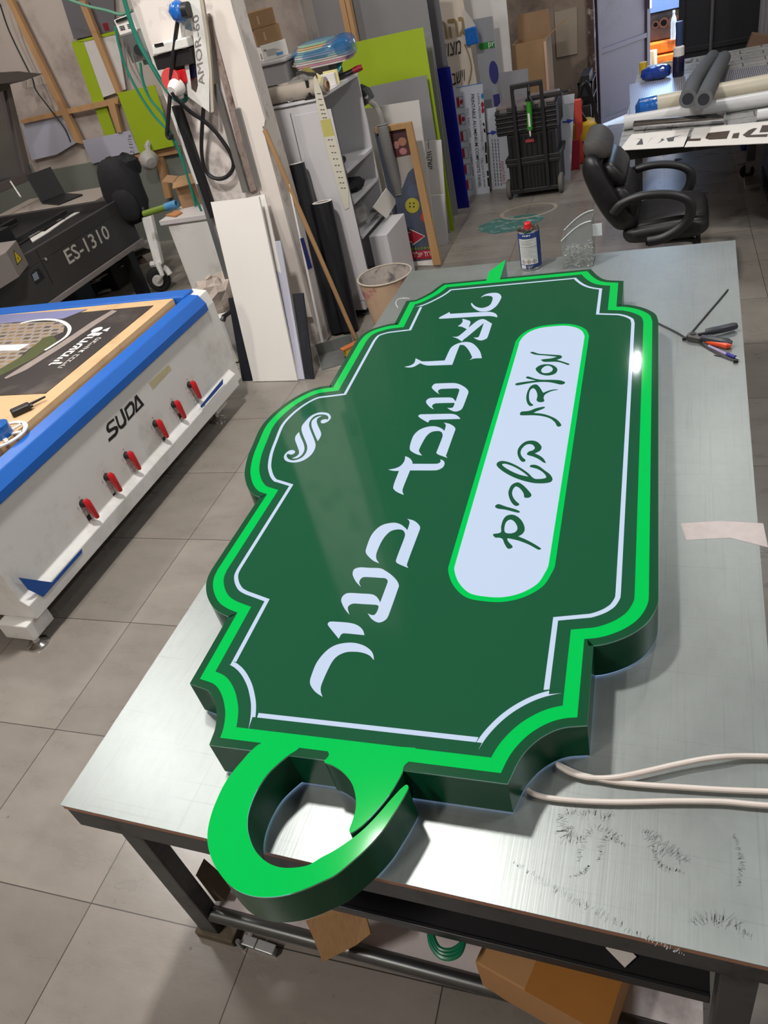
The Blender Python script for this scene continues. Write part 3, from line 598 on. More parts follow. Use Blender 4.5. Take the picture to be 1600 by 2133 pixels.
for i in range(7):
    t = i*2*math.pi/7+.3; d = Vector((math.cos(t), math.sin(t), 0)); n_ = Vector((-d.y, d.x, 0))*.009
    k.prism([c+d*.045-n_, c+d*.108-n_, c+d*.108+n_, c+d*.045+n_], (0, 0, .006))
obj('flange', k, wt, spo); obj('blue_wrap', MB().cyl(c+Vector((0, 0, .001)), c+Vector((0, 0, .06)), .055, n=24), mat('blue_film', (22, 92, 170), .2, var=.3, scale=40, bump=.4, coat=.5), spo, smooth=True)
# ================================================================== laser cutter
lg_ = mat('dark_grey_enamel', (48, 46, 46), .5, var=.08, scale=4); lm = mat('mid_grey_enamel', (120, 114, 112), .5, var=.06); lb = mat('machine_black', (16, 16, 18), .55, var=.2, scale=8)
lr = thing('laser_cutter', 'big dark grey laser cutter with open glass lid behind the router machine', 'machine', (-5.7, 5.2, 0))
XL = -4.95
obj('body', MB().b(-6.6, XL, 4.05, 6.16, .50, .80), lg_, lr, bevel=.006)
b = MB().b(XL-.04, XL, 4.05, 6.16, .80, .905); b.b(-6.6, XL-.04, 6.10, 6.16, .80, .905); b.b(-6.6, -6.5, 4.05, 6.1, .80, .905)
obj('bed_walls', b, lg_, lr, bevel=.004)
obj('honeycomb_bed', MB().b(-6.5, XL-.04, 4.05, 6.1, .80, .835), lb, lr)
obj('base_flange', MB().b(-6.6, XL+.02, 4.05, 6.18, .455, .50), lm, lr, bevel=.004)
for x, y in ((-5.05, 4.2), (-5.05, 6.0), (-6.5, 4.2), (-6.5, 6.0)): obj('leg', MB().b(x-.05, x+.05, y-.05, y+.05, 0, .455), lb, lr)
obj('back_deck', MB().b(-6.6, -5.3, 6.18, 6.72, .86, .905), mat('beige_enamel', (150, 140, 132), .5, var=.05), lr, bevel=.006)
obj('back_cabinet', MB().b(-6.55, -5.5, 6.20, 6.6, 0, .86), lb, lr)
g = MB()
for x, y0, y1 in ((-5.55, 4.1, 6.0), (-6.2, 4.1, 6.0)): g.b(x-.03, x+.03, y0, y1, .86, .90)
g.b(-6.25, -5.5, 5.05, 5.15, .90, .97); g.b(-5.62, -5.48, 4.98, 5.22, .89, 1.02)
obj('gantry', g, lb, lr, bevel=.004)
k = MB(); cc = XP((183, 508), XL+.001); text(k, 'ES-1310', cc, (0, 1, 0), (0, 0, 1), .64, .125, bold=.012); obj('model_lettering', k, mat('silver_lettering', (176, 172, 164), .5, var=.03), lr)
k = MB().prism([XP(p, XL+.001) for p in [(63, 570), (80, 558), (95, 578), (76, 594)]], (-.03, 0, 0)); obj('display_recess', k, lb, lr)
obj('display_screen', MB().poly([XP(p, XL+.003) for p in [(67, 572), (76, 565), (82, 580), (72, 586)]]), mat('pale_screen', (120, 128, 145), .3, var=.1), lr)
obj('lock', MB().cyl(XP((92, 540), XL), XP((92, 540), XL)+Vector((.02, 0, 0)), .014), chrome, lr)
obj('door_seam', MB().prism([XP(p, XL+.0005) for p in [(74, 521), (76, 521), (112, 592), (110, 592)]], (.001, 0, 0)), inkb, lr)
# control box with the warning sign
cbm = mat('warm_grey_enamel', (122, 114, 110), .5, var=.05)
zt_, zb2 = 1.03, .83
cb = obj('console_box', MB().prism([(-4.80, 3.9, zb2), (-4.80, 4.42, zb2), (-4.94, 4.70, zb2), (-5.2, 4.70, zb2), (-5.2, 3.9, zb2)], (0, 0, zt_-zb2)), cbm, lr, bevel=.004)
def onch(t, z, d=.0012): # along the chamfer face
    p0 = Vector((-4.80, 4.42, 0)); p1 = Vector((-4.94, 4.70, 0)); q = p0.lerp(p1, t); n_ = Vector((.28, .14, 0)).normalized(); return Vector((q.x, q.y, z))+n_*d
obj('warning_border', MB().poly([onch(.22, .90), onch(.78, .90), onch(.5, 1.0)]), inkb, cb)
obj('warning_sign', MB().poly([onch(.28, .906, .002), onch(.72, .906, .002), onch(.5, .988, .002)]), mat('warning_yellow', (206, 180, 20), .5, var=.05), cb)
k = MB(); q = onch(.5, .93, .003); ring = []
for i in range(16):
    t = i*math.pi/8; rr2 = 1.0 if i % 2 else .35; ring.append(onch(.5+.05*rr2*math.cos(t), .93+.016*rr2*math.sin(t), .003))
obj('burst_symbol', k.poly(ring), inkb, cb)
c = Vector((-4.98, 4.36, zt_))
tr_ = thing('tape_roll', 'roll of red and white printed tape on top of the grey control box', 'tape', c)
pm = mat('red_white_print', (205, 170, 170), .5, var=.05)
_N = pm.node_tree.nodes; _L = pm.node_tree.links; _ck = _N.new('ShaderNodeTexChecker'); _ck.inputs['Scale'].default_value = 60
_ck.inputs['Color1'].default_value = rgb((214, 196, 192)); _ck.inputs['Color2'].default_value = rgb((150, 50, 74)); _tc = _N.new('ShaderNodeTexCoord'); _mp = _N.new('ShaderNodeMapping'); _mp.inputs['Rotation'].default_value = (.5, 0, .6); _L.new(_tc.outputs['Object'], _mp.inputs[0]); _L.new(_mp.outputs[0], _ck.inputs['Vector']); _L.new(_ck.outputs['Color'], _N['Principled BSDF'].inputs['Base Color'])
obj('tape_wall', MB().pipe(c, c+Vector((0, 0, .10)), .085, .055, 32), pm, tr_, smooth=True)
obj('cardboard_core', MB().pipe(c, c+Vector((0, 0, .103)), .055, .048, 32), mat('yellow_core', (196, 168, 40), .6), tr_, smooth=True)
# glass lid
XG = -6.42
def fp(p): return XP(p, XG)
gl = mat('smoky_glass', (70, 68, 78), .15, var=.3, scale=2, alpha=.55); lidm = mat('lid_grey', (92, 84, 82), .5, var=.06)
O = [fp(p) for p in [(12, 172), (62, 374), (-120, 452), (-120, 200)]]; I = [fp(p) for p in [(6, 190), (44, 362), (-108, 425), (-108, 212)]]
k = MB()
for i in range(4):
    j = (i+1) % 4; k.prism([O[i], O[j], I[j], I[i]], (.05, 0, 0))
obj('lid_frame', k, lidm, lr, bevel=.004)
obj('lid_glass', MB().prism(I, (.006, 0, 0)), gl, lr)
obj('lid_hood', MB().prism([fp((52, 163)), fp((12, 178)), fp((-120, 196)), fp((-120, 165)), fp((0, 158))], (.25, 0, 0)), lidm, lr, bevel=.005)
obj('gas_strut', MB().cyl(XP((62, 342), -6.35), XP((78, 378), -6.35), .014, n=10), steel, lr)
obj('hanging_rod', MB().cyl(XP((22, 378), -6.3), XP((43, 410), -6.1), .008, n=8), wt, lr)
# white offcut lying on the bed
Z5 = lambda q, z: [ZP((x/4.706, y/4.706+380), z) for x, y in q]
k = MB()
for q in ([(275,525),(320,590),(480,490),(360,480)], [(440,488),(480,490),(660,362),(885,238),(858,236),(640,352)], [(520,376),(648,354),(640,366),(526,384)], [(722,264),(885,238),(878,248),(728,273)], [(358,482),(722,264),(730,272),(376,484)]): k.prism(Z5(q, .836), (0, 0, .006))
solo('acrylic_offcut', 'thin white rectangular acrylic offcut lying in the laser cutter bed', 'offcut', k, wt)
# laptop
c = Vector((-5.9, 6.42, .905))
lp = thing('laptop', 'open black laptop on the back deck of the laser cutter', 'laptop', c)
k = MB(); k.T = Matrix.Translation(c) @ Matrix.Rotation(-.45, 4, 'Z'); k.b(-.2, .2, -.14, .14, 0, .018); obj('keyboard_base', k, black, lp, bevel=.004)
k = MB(); k.T = Matrix.Translation(c) @ Matrix.Rotation(-.45, 4, 'Z') @ Matrix.Translation((-.2, 0, .018)) @ Matrix.Rotation(-.25, 4, 'Y'); k.b(-.008, .0, -.14, .14, 0, .27); obj('screen', k, black, lp, bevel=.004)
# offcuts under the laser
offm = [mat('grey_offcut', (130, 128, 128), .5), mat('pale_offcut', (176, 174, 172), .5), mat('dark_offcut', (60, 58, 58), .5), mat('pink_offcut', (150, 126, 118), .6)]
for i, (px, a, L_, w_, z, lab, mi) in enumerate((((268, 524), .2, .62, .32, .30, 'pale grey sheet offcut topmost on the pile under the laser cutter', 1), ((250, 545), -.3, .7, .22, .24, 'dark torn offcut lying under the topmost pale sheet', 2), ((215, 580), .5, .5, .26, .05, 'grey offcut on the floor nearest the router machine under the laser', 0), ((285, 533), .9, .4, .18, .20, 'narrow dark strip offcut at the scooter end of the pile', 2), ((235, 560), .1, .62, .2, .18, 'pale sheet offcut in the middle of the pile under the laser', 1), ((260, 556), -.6, .5, .16, .12, 'pinkish torn offcut low in the pile near the scooter wheel', 3), ((190, 590), -.2, .45, .22, .11, 'pale offcut low at the left of the pile', 1), ((225, 596), .8, .4, .14, .02, 'small white offcut flat on the floor in front of the pile', 1))):
    c = ZP(px, z); k = MB(); k.T = Matrix.Translation(c) @ Matrix.Rotation(a+1.2, 4, 'Z') @ Matrix.Rotation(.12*(i % 3-1), 4, 'X')
    pts = [(-L_/2, -w_/2, 0), (-L_*.1, -w_*.35, 0), (L_*.15, -w_/2, 0), (L_/2, -w_*.4, 0), (L_*.45, w_/2, 0), (0, w_*.42, 0), (-L_/2, w_/2, 0)]
    k.prism(pts, (0, 0, .012)); solo('sheet_offcut', lab, 'offcut', k, offm[mi], 'offcuts under the laser cutter')
k = MB().b(-6.05, -5.55, 4.6, 5.9, 0, .30); solo('scrap_crate', 'low black scrap crate on the floor under the laser cutter', 'crate', k, lb, bevel=.006)
# ================================================================== far left wall: battens, sheets, cables
YW = 7.75
def wallpoly(px, y, t, m, name, label, cat, group=None): return solo(name, label, cat, MB().prism([YP(p, y) for p in px], (0, t, 0)), m, group)
lime = mat('lime_board', (150, 172, 28), .5, var=.05, scale=4); greyb = mat('grey_board', (128, 126, 128), .55, var=.06, scale=3); darkgb = mat('dark_grey_board', (100, 98, 102), .5, var=.06, scale=3)
whiteb = mat('white_board', (205, 201, 198), .5, var=.04, scale=3, dirt=(192, 188, 184), dscale=2); bluew = mat('bluish_white_sheet', (176, 176, 190), .4, var=.06, scale=3)
setp(obj('trim_2', MB().b(-8.5, -3.4, 7.70, 7.75, 0, .98), mat('grey_green_dado', (112, 116, 108), .7, var=.07, scale=3)), kind='structure')
bat = 'pine battens on the far left wall'
for px, d, lab in (([(7, -12), (18, -12), (172, 300), (156, 296)], .05, 'long pine batten slanting down the far left wall towards the laptop'), ([(163, 2), (176, 2), (251, 193), (242, 196)], .05, 'pine batten crossing the grey sheet and the lime frame on the far wall'), ([(224, 218), (238, 214), (253, 275), (244, 277)], .05, 'short pine batten between the lime strip and the lime panel'), ([(42, 250), (246, 203), (246, 216), (45, 258)], .035, 'level pine batten crossing the upright battens on the far left wall'), ([(236, 333), (371, 307), (374, 319), (250, 342)], .05, 'level pine batten under the lime panel'), ([(324, 330), (338, 327), (356, 412), (344, 414)], .05, 'lowest upright pine batten on the grey green dado')):
    wallpoly(px, YW-d-.06, .05, pine, 'pine_batten', lab, 'batten', bat)
wallpoly([(122, -20), (236, -20), (240, 64), (154, 82)], YW-.04, .012, darkgb, 'metal_sheet', 'dull grey metal sheet high on the far left wall with a small red sticker', 'sheet')
wallpoly([(213, 49), (224, 47), (228, 63), (219, 65)], YW-.042, .001, mat('dark_red_sticker', (120, 30, 34), .5), 'red_sticker', 'small dark red sticker on the grey metal sheet', 'sticker')
k = MB().prism([YP(p, YW-.055) for p in [(148, 88), (173, 86), (241, 278), (218, 283)]], (0, .01, 0)); k.prism([YP(p, YW-.055) for p in [(148, 88), (240, 64), (243, 71), (173, 87)]], (0, .01, 0))
solo('lime_frame_sheet', 'lime green sheet with a white panel over it on the far left wall', 'sheet', k, lime)
wallpoly([(174, 87), (243, 72), (262, 186), (212, 204)], YW-.050, .01, whiteb, 'white_sheet', 'white sheet framed by the lime sheet on the far left wall', 'sheet')
wallpoly([(170, 293), (271, 272), (290, 318), (192, 341)], YW-.09, .006, bluew, 'white_sheet', 'white sheet with pencil notes standing behind the laptop', 'sheet')
k = MB(); text(k, '2.11/1x', YP((272, 300), YW-.092), (.25, 0, 1), (-1, 0, .25), .2, .05); solo('pencil_note', 'faint pencil numbers on the white sheet behind the laptop', 'writing', k, mat('pencil_grey', (84, 84, 92), .7))
wallpoly([(244, 194), (322, 177), (362, 304), (291, 320)], YW-.18, .01, lime, 'lime_board', 'lime green panel leaning on the wall beside the white pillar', 'panel')
wallpoly([(44, 259), (143, 237), (168, 292), (118, 322), (66, 334)], YW-.06, .006, bluew, 'white_sheet', 'pale bluish sheet on the wall behind the laser cutter lid', 'sheet')
solo('wall_cable', 'thin dark cable hanging across the far left wall down to the laptop', 'cable', MB().tube(sp3([YP(p, YW-.16) for p in [(0, 8), (18, 62), (48, 125), (68, 165), (75, 188), (105, 228), (135, 268), (147, 296)]], 4), .008), mat('dark_green_cable', (34, 44, 42), .5), smooth=True)
solo('hanging_tags', 'three dusty plastic tags hanging from a string on the batten', 'tag', MB().prism([YP(p, YW-.13) for p in [(45, 170), (85, 160), (88, 172), (80, 174), (78, 163), (68, 165), (70, 178), (62, 176), (60, 167), (54, 170), (55, 186), (47, 184)]], (0, .01, 0)), mat('dusty_plastic', (150, 140, 130), .6))
# clip lamp on the low batten
c = YP((312, 335), YW-.28)
cl = thing('clip_lamp', 'dusty white plastic clip lamp hanging from the batten under the lime panel', 'lamp', c); pw = mat('dusty_white_plastic', (168, 164, 158), .5, var=.08)
obj('lamp_head', MB().lathe([(0, .06), (.06, .05), (.105, 0), (.10, -.05), (.07, -.07), (0, -.07)], c, (.6, -.5, -.35), 20), pw, cl, smooth=True)
obj('clip_arm', MB().tube([c+Vector((0, .04, .05)), c+Vector((-.01, .06, .13)), c+Vector((0, .19, .20))], [.03, .035, .03]), pw, cl, smooth=True)
# ================================================================== pillar and what hangs on it
YPI = 4.62
px0 = YP((357, 242), YPI).x; px1 = -2.511
pm_ = mat('flaking_white_paint', (214, 206, 200), .8, var=.05, scale=3, bump=.12, dirt=(150, 140, 136), dscale=5)
struct('wall_pillar', MB().b(px0, px1, YPI, YPI+.28, 0, 5.2), pm_)
def onp(p, d=0): return YP(p, YPI-d)
def strip(px, d, t): return MB().prism([onp(p, d) for p in px], (0, t, 0))
setp(obj('trim_3', strip([(436, -20), (475, -20), (487, 28), (552, 250), (550, 264), (546, 262), (650, 660), (607, 660)], .03, .028), mat('old_cream_board', (214, 206, 198), .7, var=.05, scale=3)), kind='structure')
setp(obj('trim_4', strip([(427, 30), (436, 28), (535, 395), (520, 402)], .012, .01), mat('rusty_strip', (150, 134, 126), .9, .1, var=.35, scale=26, bump=.4, dirt=(96, 74, 70), dscale=16)), kind='structure')
for px, lab in (([(441, 177), (452, 175), (517, 400), (505, 402)], 'upright galvanised rail beside the flaking white pillar face, further left'), ([(487, 226), (498, 225), (542, 388), (532, 391)], 'upright galvanised rail on the cream board right of the rusty strip')):
    solo('metal_rail', lab, 'rail', strip(px, .05, .018), steel, bevel=.003)
sb = strip([(357, 222), (374, 221), (452, 452), (438, 455)], .035, .03); solo('black_trunking', 'matt black cable trunking running down the left edge of the white pillar', 'trunking', sb, mat('matt_black', (14, 14, 17), .6))
solo('white_trunking_edge', 'thin white metal edging beside the black trunking on the pillar', 'edging', strip([(353, 225), (357, 224), (440, 462), (436, 464)], .025, .024), white)
solo('grey_conduit', 'grey metal strip standing at the pillar edge behind the black panel', 'strip', strip([(408, 384), (418, 382), (492, 622), (482, 625)], .03, .012), steel)
# small white machine with a dark front
dev = thing('wall_device', 'small white and black wall device under faded lettering on the pillar', 'device', onp((340, 150)))
k = MB().prism([onp(p, .13) for p in [(316, 94), (388, 78), (393, 98), (319, 116)]], (0, .13, 0)); obj('white_housing', k, white, dev, bevel=.006)
k = MB().prism([onp(p, .11) for p in [(318, 117), (394, 100), (400, 133), (328, 147)]], (0, .11, 0)); obj('dark_front', k, mat('dark_glossy', (38, 36, 38), .3, var=.2), dev, bevel=.004)
k = MB()
for i, w_ in enumerate((.006, .005, .007, .004, .006, .005, .007)): k.c(onp((323+i*2.6, 94.5-i*.55), .1308), .011, .001, .013)
for i in range(8): k.c(onp((325+i*2.2, 98.3-i*.5), .1308), .008, .001, .005)
obj('device_lettering', k, inkb, dev)
# red industrial socket with its white plug
so = thing('power_socket', 'red industrial power socket with white plug on the pillar', 'socket', onp((360, 170)))
obj('red_housing', MB().prism([onp(p, .10) for p in [(338, 154), (384, 143), (390, 172), (348, 186)]], (0, .10, 0)), red, so, bevel=.008)
a = onp((358, 166), .11); obj('flip_lid', MB().cyl(a+Vector((0, .01, 0)), a+Vector((.0, -.02, .005)), .062, n=24), mat('faded_red', (186, 60, 58), .5), so, bevel=.004)
b_ = onp((372, 178), .10); e_ = onp((358, 191), .17); obj('white_plug', MB().tube([b_, b_.lerp(e_, .4), b_.lerp(e_, .75), e_], [.05, .05, .042, .03], n=16), wt, so, smooth=True)
obj('plug_cable', MB().tube(sp3([onp(p, d) for p, d in (((358, 192), .17), ((372, 210), .15), ((398, 234), .10), ((425, 252), .07), ((455, 282), .05), ((480, 320), .04), ((486, 348), .04), ((472, 368), .04), ((450, 372), .04), ((430, 358), .04), ((421, 325), .05), ((420, 285), .06), ((424, 225), .08))], 5), .013), black, so, smooth=True)
k = MB().prism([onp(p, .05) for p in [(390, 138), (402, 136), (410, 160), (396, 165)]], (0, .05, 0)); solo('blue_socket', 'small dark blue wall box half hidden behind the white slotted plate', 'socket', k, mat('navy_plastic', (30, 34, 90), .4))
# slotted plate with outline letters
pl = thing('slotted_plate', 'white slotted plate with outline lettering hanging on the pillar', 'plate', onp((410, 150)))
PL = lambda q, d: [onp((x/4.706+300, y/4.706), d) for x, y in q]
out = [(345, 150), (385, 40), (470, -60), (545, 0), (600, 350), (640, 700), (662, 1102), (640, 1100), (430, 945)]
slot = [(392, 175), (448, 170), (480, 330), (530, 840), (525, 890), (500, 912), (470, 890), (462, 850)]
# plate built as a ring so that the slot is a real hole
def loopn(q, n):
    P = [Vector((x, y)) for x, y in q]; L_ = [(P[(i+1) % len(P)]-P[i]).length for i in range(len(P))]; tot = sum(L_); R_ = []
    for k_ in range(n):
        s_ = tot*k_/n; i = 0
        while s_ > L_[i]: s_ -= L_[i]; i += 1
        v = P[i].lerp(P[(i+1) % len(P)], s_/L_[i]); R_.append((v.x, v.y))
    return R_
k = MB(); A_ = out; B_ = slot
def nearest(p, q): return min(range(len(q)), key=lambda i: (q[i][0]-p[0])**2+(q[i][1]-p[1])**2)
oi = [(345, 150), (385, 40), (470, -60), (545, 0), (600, 350), (640, 700), (640, 1100), (430, 945)]
si = [(392, 175), (420, 150), (435, 150), (448, 170), (480, 330), (530, 840), (510, 910), (465, 870)]
f0, f1 = PL(oi, .09), PL(si, .09); g0, g1 = PL(oi, .07), PL(si, .07)
k.band(f0, f1); k.band(g0, g1); k.band(f0, g0); k.band(f1, g1)
obj('plate', k, white, pl)
obj('plate_edge', MB().prism(PL([(545, 0), (575, -10), (632, 350), (664, 700), (684, 1095), (655, 1105), (640, 700), (600, 350)], .088), (0, .02, 0)), mat('beige_edge', (172, 164, 148), .6), pl)
k = MB(); ctr = onp((300+535/4.706, 500/4.706), .0915); a_ = PL([(548, 690), (515, 320)], .0915); text(k, 'AMOR-60', ctr, a_[1]-a_[0], Vector((-1, 0, -.1)), .36, .045); obj('plate_lettering', k, mat('grey_print', (120, 118, 114), .6), pl)
# hanging lead with a film-wrapped end
le = thing('hanging_lead', 'black lead hanging on the pillar with its end wrapped in blue film', 'cable', onp((370, 40)))
obj('lead', MB().tube(sp3([onp(p, .12) for p in [(371, 40), (366, 75), (358, 140), (354, 200), (350, 255), (348, 280), (354, 288), (358, 280)]], 4), .013), black, le, smooth=True)
obj('film_wrapped_end', MB().blob(onp((372, 24), .12), .055, .05, .055, 14, 9, jit=.06), mat('blue_film', (22, 92, 170)), le, smooth=True)
obj('black_cap', MB().cyl(onp((380, 22), .12), onp((394, 20), .12), .04, n=18), black, le, smooth=True)
solo('film_strip', 'loose clear blue film hanging behind the slotted plate', 'film', MB().prism([onp(p, .06) for p in [(381, 30), (397, 34), (402, 66), (385, 60)]], (0, .004, 0)), mat('pale_blue_film', (120, 160, 180), .2, alpha=.7))
gc = mat('green_cable', (20, 110, 92), .45)
for i, (px, r) in enumerate((([(256, -10), (283, 75), (318, 140), (350, 190), (372, 210), (386, 208), (388, 198)], .014), ([(240, 55), (248, 95), (262, 140), (290, 195), (320, 240), (346, 268), (360, 290), (378, 330), (398, 390), (420, 440)], .008), ([(292, 130), (298, 170), (312, 205), (340, 240), (352, 270), (372, 310), (392, 372), (408, 430)], .008))):
    solo('green_cable', ('thick green cable running down the pillar edge to the red socket', 'thin green cable hanging from the wiring box past the lime panel', 'thin green cable nearest the pillar hanging down to the low cabinet')[i], 'cable', MB().tube(sp3([YP(p, 4.58-.03*i) for p in px], 5), r), gc, 'green cables by the pillar', smooth=True)
solo('green_wall_cable', 'light green cable running across the top of the far left wall', 'cable', MB().tube(sp3([YP(p, 7.2) for p in [(130, -6), (180, 12), (222, 22), (252, 30), (275, 22)]], 4), .014), mat('pale_green_cable', (96, 150, 124), .5), smooth=True)
# wiring box left of the pillar
eb = thing('wiring_box', 'white and grey electronics box full of wires hung left of the pillar', 'box', YP((272, 90), 4.95))
obj('mounting_bracket', MB().b(YP((275, 60), 4.95).x, px0+.01, 4.94, 4.97, 1.95, 2.02), steel, eb)
eq = lambda q, y: [YP(p, y) for p in q]
obj('label_plate', MB().prism(eq([(237, 42), (272, 28), (286, 62), (250, 74)], 4.90), (0, .12, 0)), wt, eb, bevel=.003)
obj('metal_case', MB().prism(eq([(250, 75), (286, 63), (310, 122), (276, 132)], 4.90), (0, .12, 0)), steel, eb, bevel=.003)
obj('terminal_strip', MB().prism(eq([(240, 42), (271, 31), (273, 37), (242, 48)], 4.89), (0, .03, 0)), black, eb)
obj('cooling_fan', MB().cyl(YP((289, 104), 4.90), YP((289, 104), 4.885), .032, n=20), black, eb)
k = MB()
for i in range(3):
    k.prism(eq([(248+i*1.2, 55+i*3.4), (258+i*1.2, 53+i*3.4), (258.4+i*1.2, 54.6+i*3.4), (248.4+i*1.2, 56.6+i*3.4)], 4.897), (0, .002, 0)); k.prism(eq([(264+i*1.2, 51+i*3.4), (274+i*1.2, 49+i*3.4), (274.4+i*1.2, 50.6+i*3.4), (264.4+i*1.2, 52.6+i*3.4)], 4.897), (0, .002, 0))
obj('vent_slots', k, inkb, eb)
for px in ([(262, 100), (272, 135), (288, 165), (300, 180)], [(275, 110), (284, 140), (300, 175), (310, 190)], [(255, 80), (262, 125), (266, 165)]):
    obj('loose_wire', MB().tube(sp3([YP(p, 4.88) for p in px], 4), .005, n=6), mat('grey_wire', (110, 108, 104), .5), eb, smooth=True)
# ================================================================== panels leaning on the pillar
def lean(px, y1, t, m, name, label, cat='panel', group=None):
    """px: top-left, top-right, bottom-right, bottom-left; the foot stands on the floor, the head rests at y1"""
    TL, TR = YP(px[0], y1), YP(px[1], y1); BR, BL = ZP(px[2]), ZP(px[3])
    n_ = (BR-BL).cross(TL-BL).normalized(); n_ = n_ if n_.y > 0 else -n_
    up_ = Vector((0, 0, 0))
    lift = max(0, -(n_.z*t)); P = [TL, TR, BR+Vector((0, 0, lift)), BL+Vector((0, 0, lift))]
    return solo(name, label, cat, MB().prism(P, n_*t), m, group)
whitep = mat('white_foam_board', (214, 210, 204), .6, var=.03, scale=4); blackp = mat('black_dusty_panel', (15, 18, 28), .5, var=.2, scale=6, dirt=(28, 32, 42), dscale=30)
lean([(475, 621), (491, 619), (525, 793.5), (505, 794)], 4.33, .012, blackp, 'black_board', 'black panel peeking out left of the white leaning panels', group='black panels at the pillar')
lean([(609, 612), (631, 610), (654, 790), (636, 790)], 4.34, .012, blackp, 'black_board', 'black panel peeking out right of the white leaning panels', group='black panels at the pillar')
lean([(438.7, 421), (538.7, 409.5), (620, 794), (528, 796)], 4.45, .018, whitep, 'foam_board', 'front tall white panel leaning on the pillar')
lean([(500, 415), (551, 404.5), (633, 787), (560, 789)], 4.53, .012, whitep, 'foam_board', 'tall white panel just behind the front white panel')
lean([(540, 507), (584, 501), (635, 791), (580, 793)], 4.44, .012, bluew, 'foam_board', 'shorter bluish white panel whose right edge shows beside the front panel')
# ================================================================== small white box, bag, glue tool
c = ZP((497, 757)); bx = MB().b(c.x-.36, c.x, c.y, c.y+.34, .012, .375)
wbx = thing('white_box', 'low white box on the floor between the router machine and the black panel', 'box', (c.x-.18, c.y+.17, 0)); obj('box_shell', bx, white, wbx, bevel=.004); obj('top_card', MB().b(c.x-.35, c.x-.07, c.y+.02, c.y+.3, .376, .392), paper, wbx)
g = ZP((474, 655), .412)
k = MB().tube([g+Vector((-.02, .12, -.02)), g+Vector((0, .03, .0)), g+Vector((.0, -.06, .01))], [.014, .017, .016]); k.tube([g+Vector((0, -.04, .01)), g+Vector((-.01, -.07, -.015))], [.017, .02])
solo('glue_gun', 'black hand tool lying on the low white box', 'tool', k, black, smooth=True)
c = ZP((447, 632), .44); k = MB().blob((c.x, c.y+.08, c.z+.03), .17, .15, .14, 12, 8, .8, .16); solo('mesh_bag', 'crumpled beige mesh bag on the low white box', 'bag', k, mat('beige_mesh', (168, 156, 146), .8, var=.15, scale=60, bump=.4))
solo('lime_offcut', 'thin lime offcut on the floor under the low white box', 'offcut', MB().prism([ZP(p, .001) for p in [(474, 768), (494, 745), (499, 745), (482, 768)]], (0, 0, .008)), lime)
# ================================================================== low cabinet, things on it, scooter
YC = 5.6; ztc = .785
lc = thing('low_cabinet', 'low white cabinet left of the pillar with cardboard box on top', 'cabinet', (-3.9, 6.0, 0))
obj('carcass', MB().b(-4.19, -3.2, YC+.03, 6.5, 0, ztc-.04), white, lc, bevel=.003); obj('worktop', MB().b(-4.24, -3.2, YC, 6.52, ztc-.04, ztc), mat('white_laminate', (196, 190, 190), .45, var=.04), lc, bevel=.003)
obj('door', MB().b(-4.17, -3.25, YC+.012, YC+.03, .05, ztc-.06), white, lc, bevel=.002)
c = ZP((392, 432), ztc)
cbx = thing('cardboard_box', 'small open cardboard box on the low white cabinet', 'box', c); k = MB(); k.T = Matrix.Translation(c+Vector((.03, .14, 0))) @ Matrix.Rotation(.35, 4, 'Z'); k.b(-.13, .13, -.12, .12, 0, .22); obj('carton', k, brown, cbx, bevel=.003)
k = MB(); k.T = Matrix.Translation(c+Vector((.03, .14, .22))) @ Matrix.Rotation(.35, 4, 'Z'); k.prism([(-.13, -.12, 0), (-.13, .12, 0), (-.22, .12, .03), (-.22, -.12, .03)], (0, 0, .005)); k.prism([(-.13, -.12, 0), (.13, -.12, 0), (.13, -.2, -.03), (-.13, -.2, -.03)], (0, 0, .005)); obj('flap', k, brown, cbx)
solo('orange_scrap', 'torn orange brown cardboard scrap lying on the low cabinet', 'scrap', MB().prism([ZP(p, ztc+.004) for p in [(346, 450), (372, 440), (380, 444), (366, 452)]], (0, 0, .012)), mat('orange_card', (176, 120, 72), .8))
a = Vector(ZP((300, 446), .80)); b_ = Vector(ZP((368, 424), .84)); m_ = a.lerp(b_, .68)
gt = thing('green_tube', 'green tube with a blue sleeve sticking out past the low cabinet edge', 'tube', m_); obj('tube', MB().pipe(a, m_, .028, .022, 18), mat('olive_green', (106, 128, 40), .5), gt, smooth=True); obj('blue_sleeve', MB().pipe(m_.lerp(a, .02), b_, .033, .022, 18), mat('sky_blue_plastic', (72, 132, 176), .5), gt, smooth=True)
# scooter with a dark backpack on the bars
w0 = Vector((-4.84, 6.05, 0))
sct = thing('electric_scooter', 'white electric scooter with black front wheel standing beside the laser cutter', 'scooter', w0)
hub = w0+Vector((0, 0, .125)); tyre = mat('rubber', (20, 20, 21), .8, var=.2, scale=20)
R_ = .085; k = MB().tube([hub+Vector((R_*.94*math.cos(t*math.pi/14)*.9, .35*R_*math.cos(t*math.pi/14), R_*math.sin(t*math.pi/14))) for t in range(28)], .040, 10, closed=True); wl_ = obj('front_wheel', k, tyre, sct, smooth=True)
obj('wheel_hub', MB().cyl(hub+Vector((.02, -.055, 0)), hub+Vector((-.02, .055, 0)), .055, n=20), mat('aluminium_white', (196, 194, 190), .4, .3), wl_, bevel=.006)
top = V_ = YP((304, 452), 6.15); st_ = YP((331, 548), 6.02)
obj('stem', MB().prism([YP((294, 455), 6.1), YP((313, 448), 6.1), YP((337, 552), 6.0), YP((322, 556), 6.0)], (0, .06, 0)), white, sct, bevel=.012)
obj('fork', MB().tube([YP((328, 548), 6.0), YP((338, 572), 5.98), hub+Vector((.03, -.06, 0))], [.03, .022, .014]), white, sct, smooth=True)
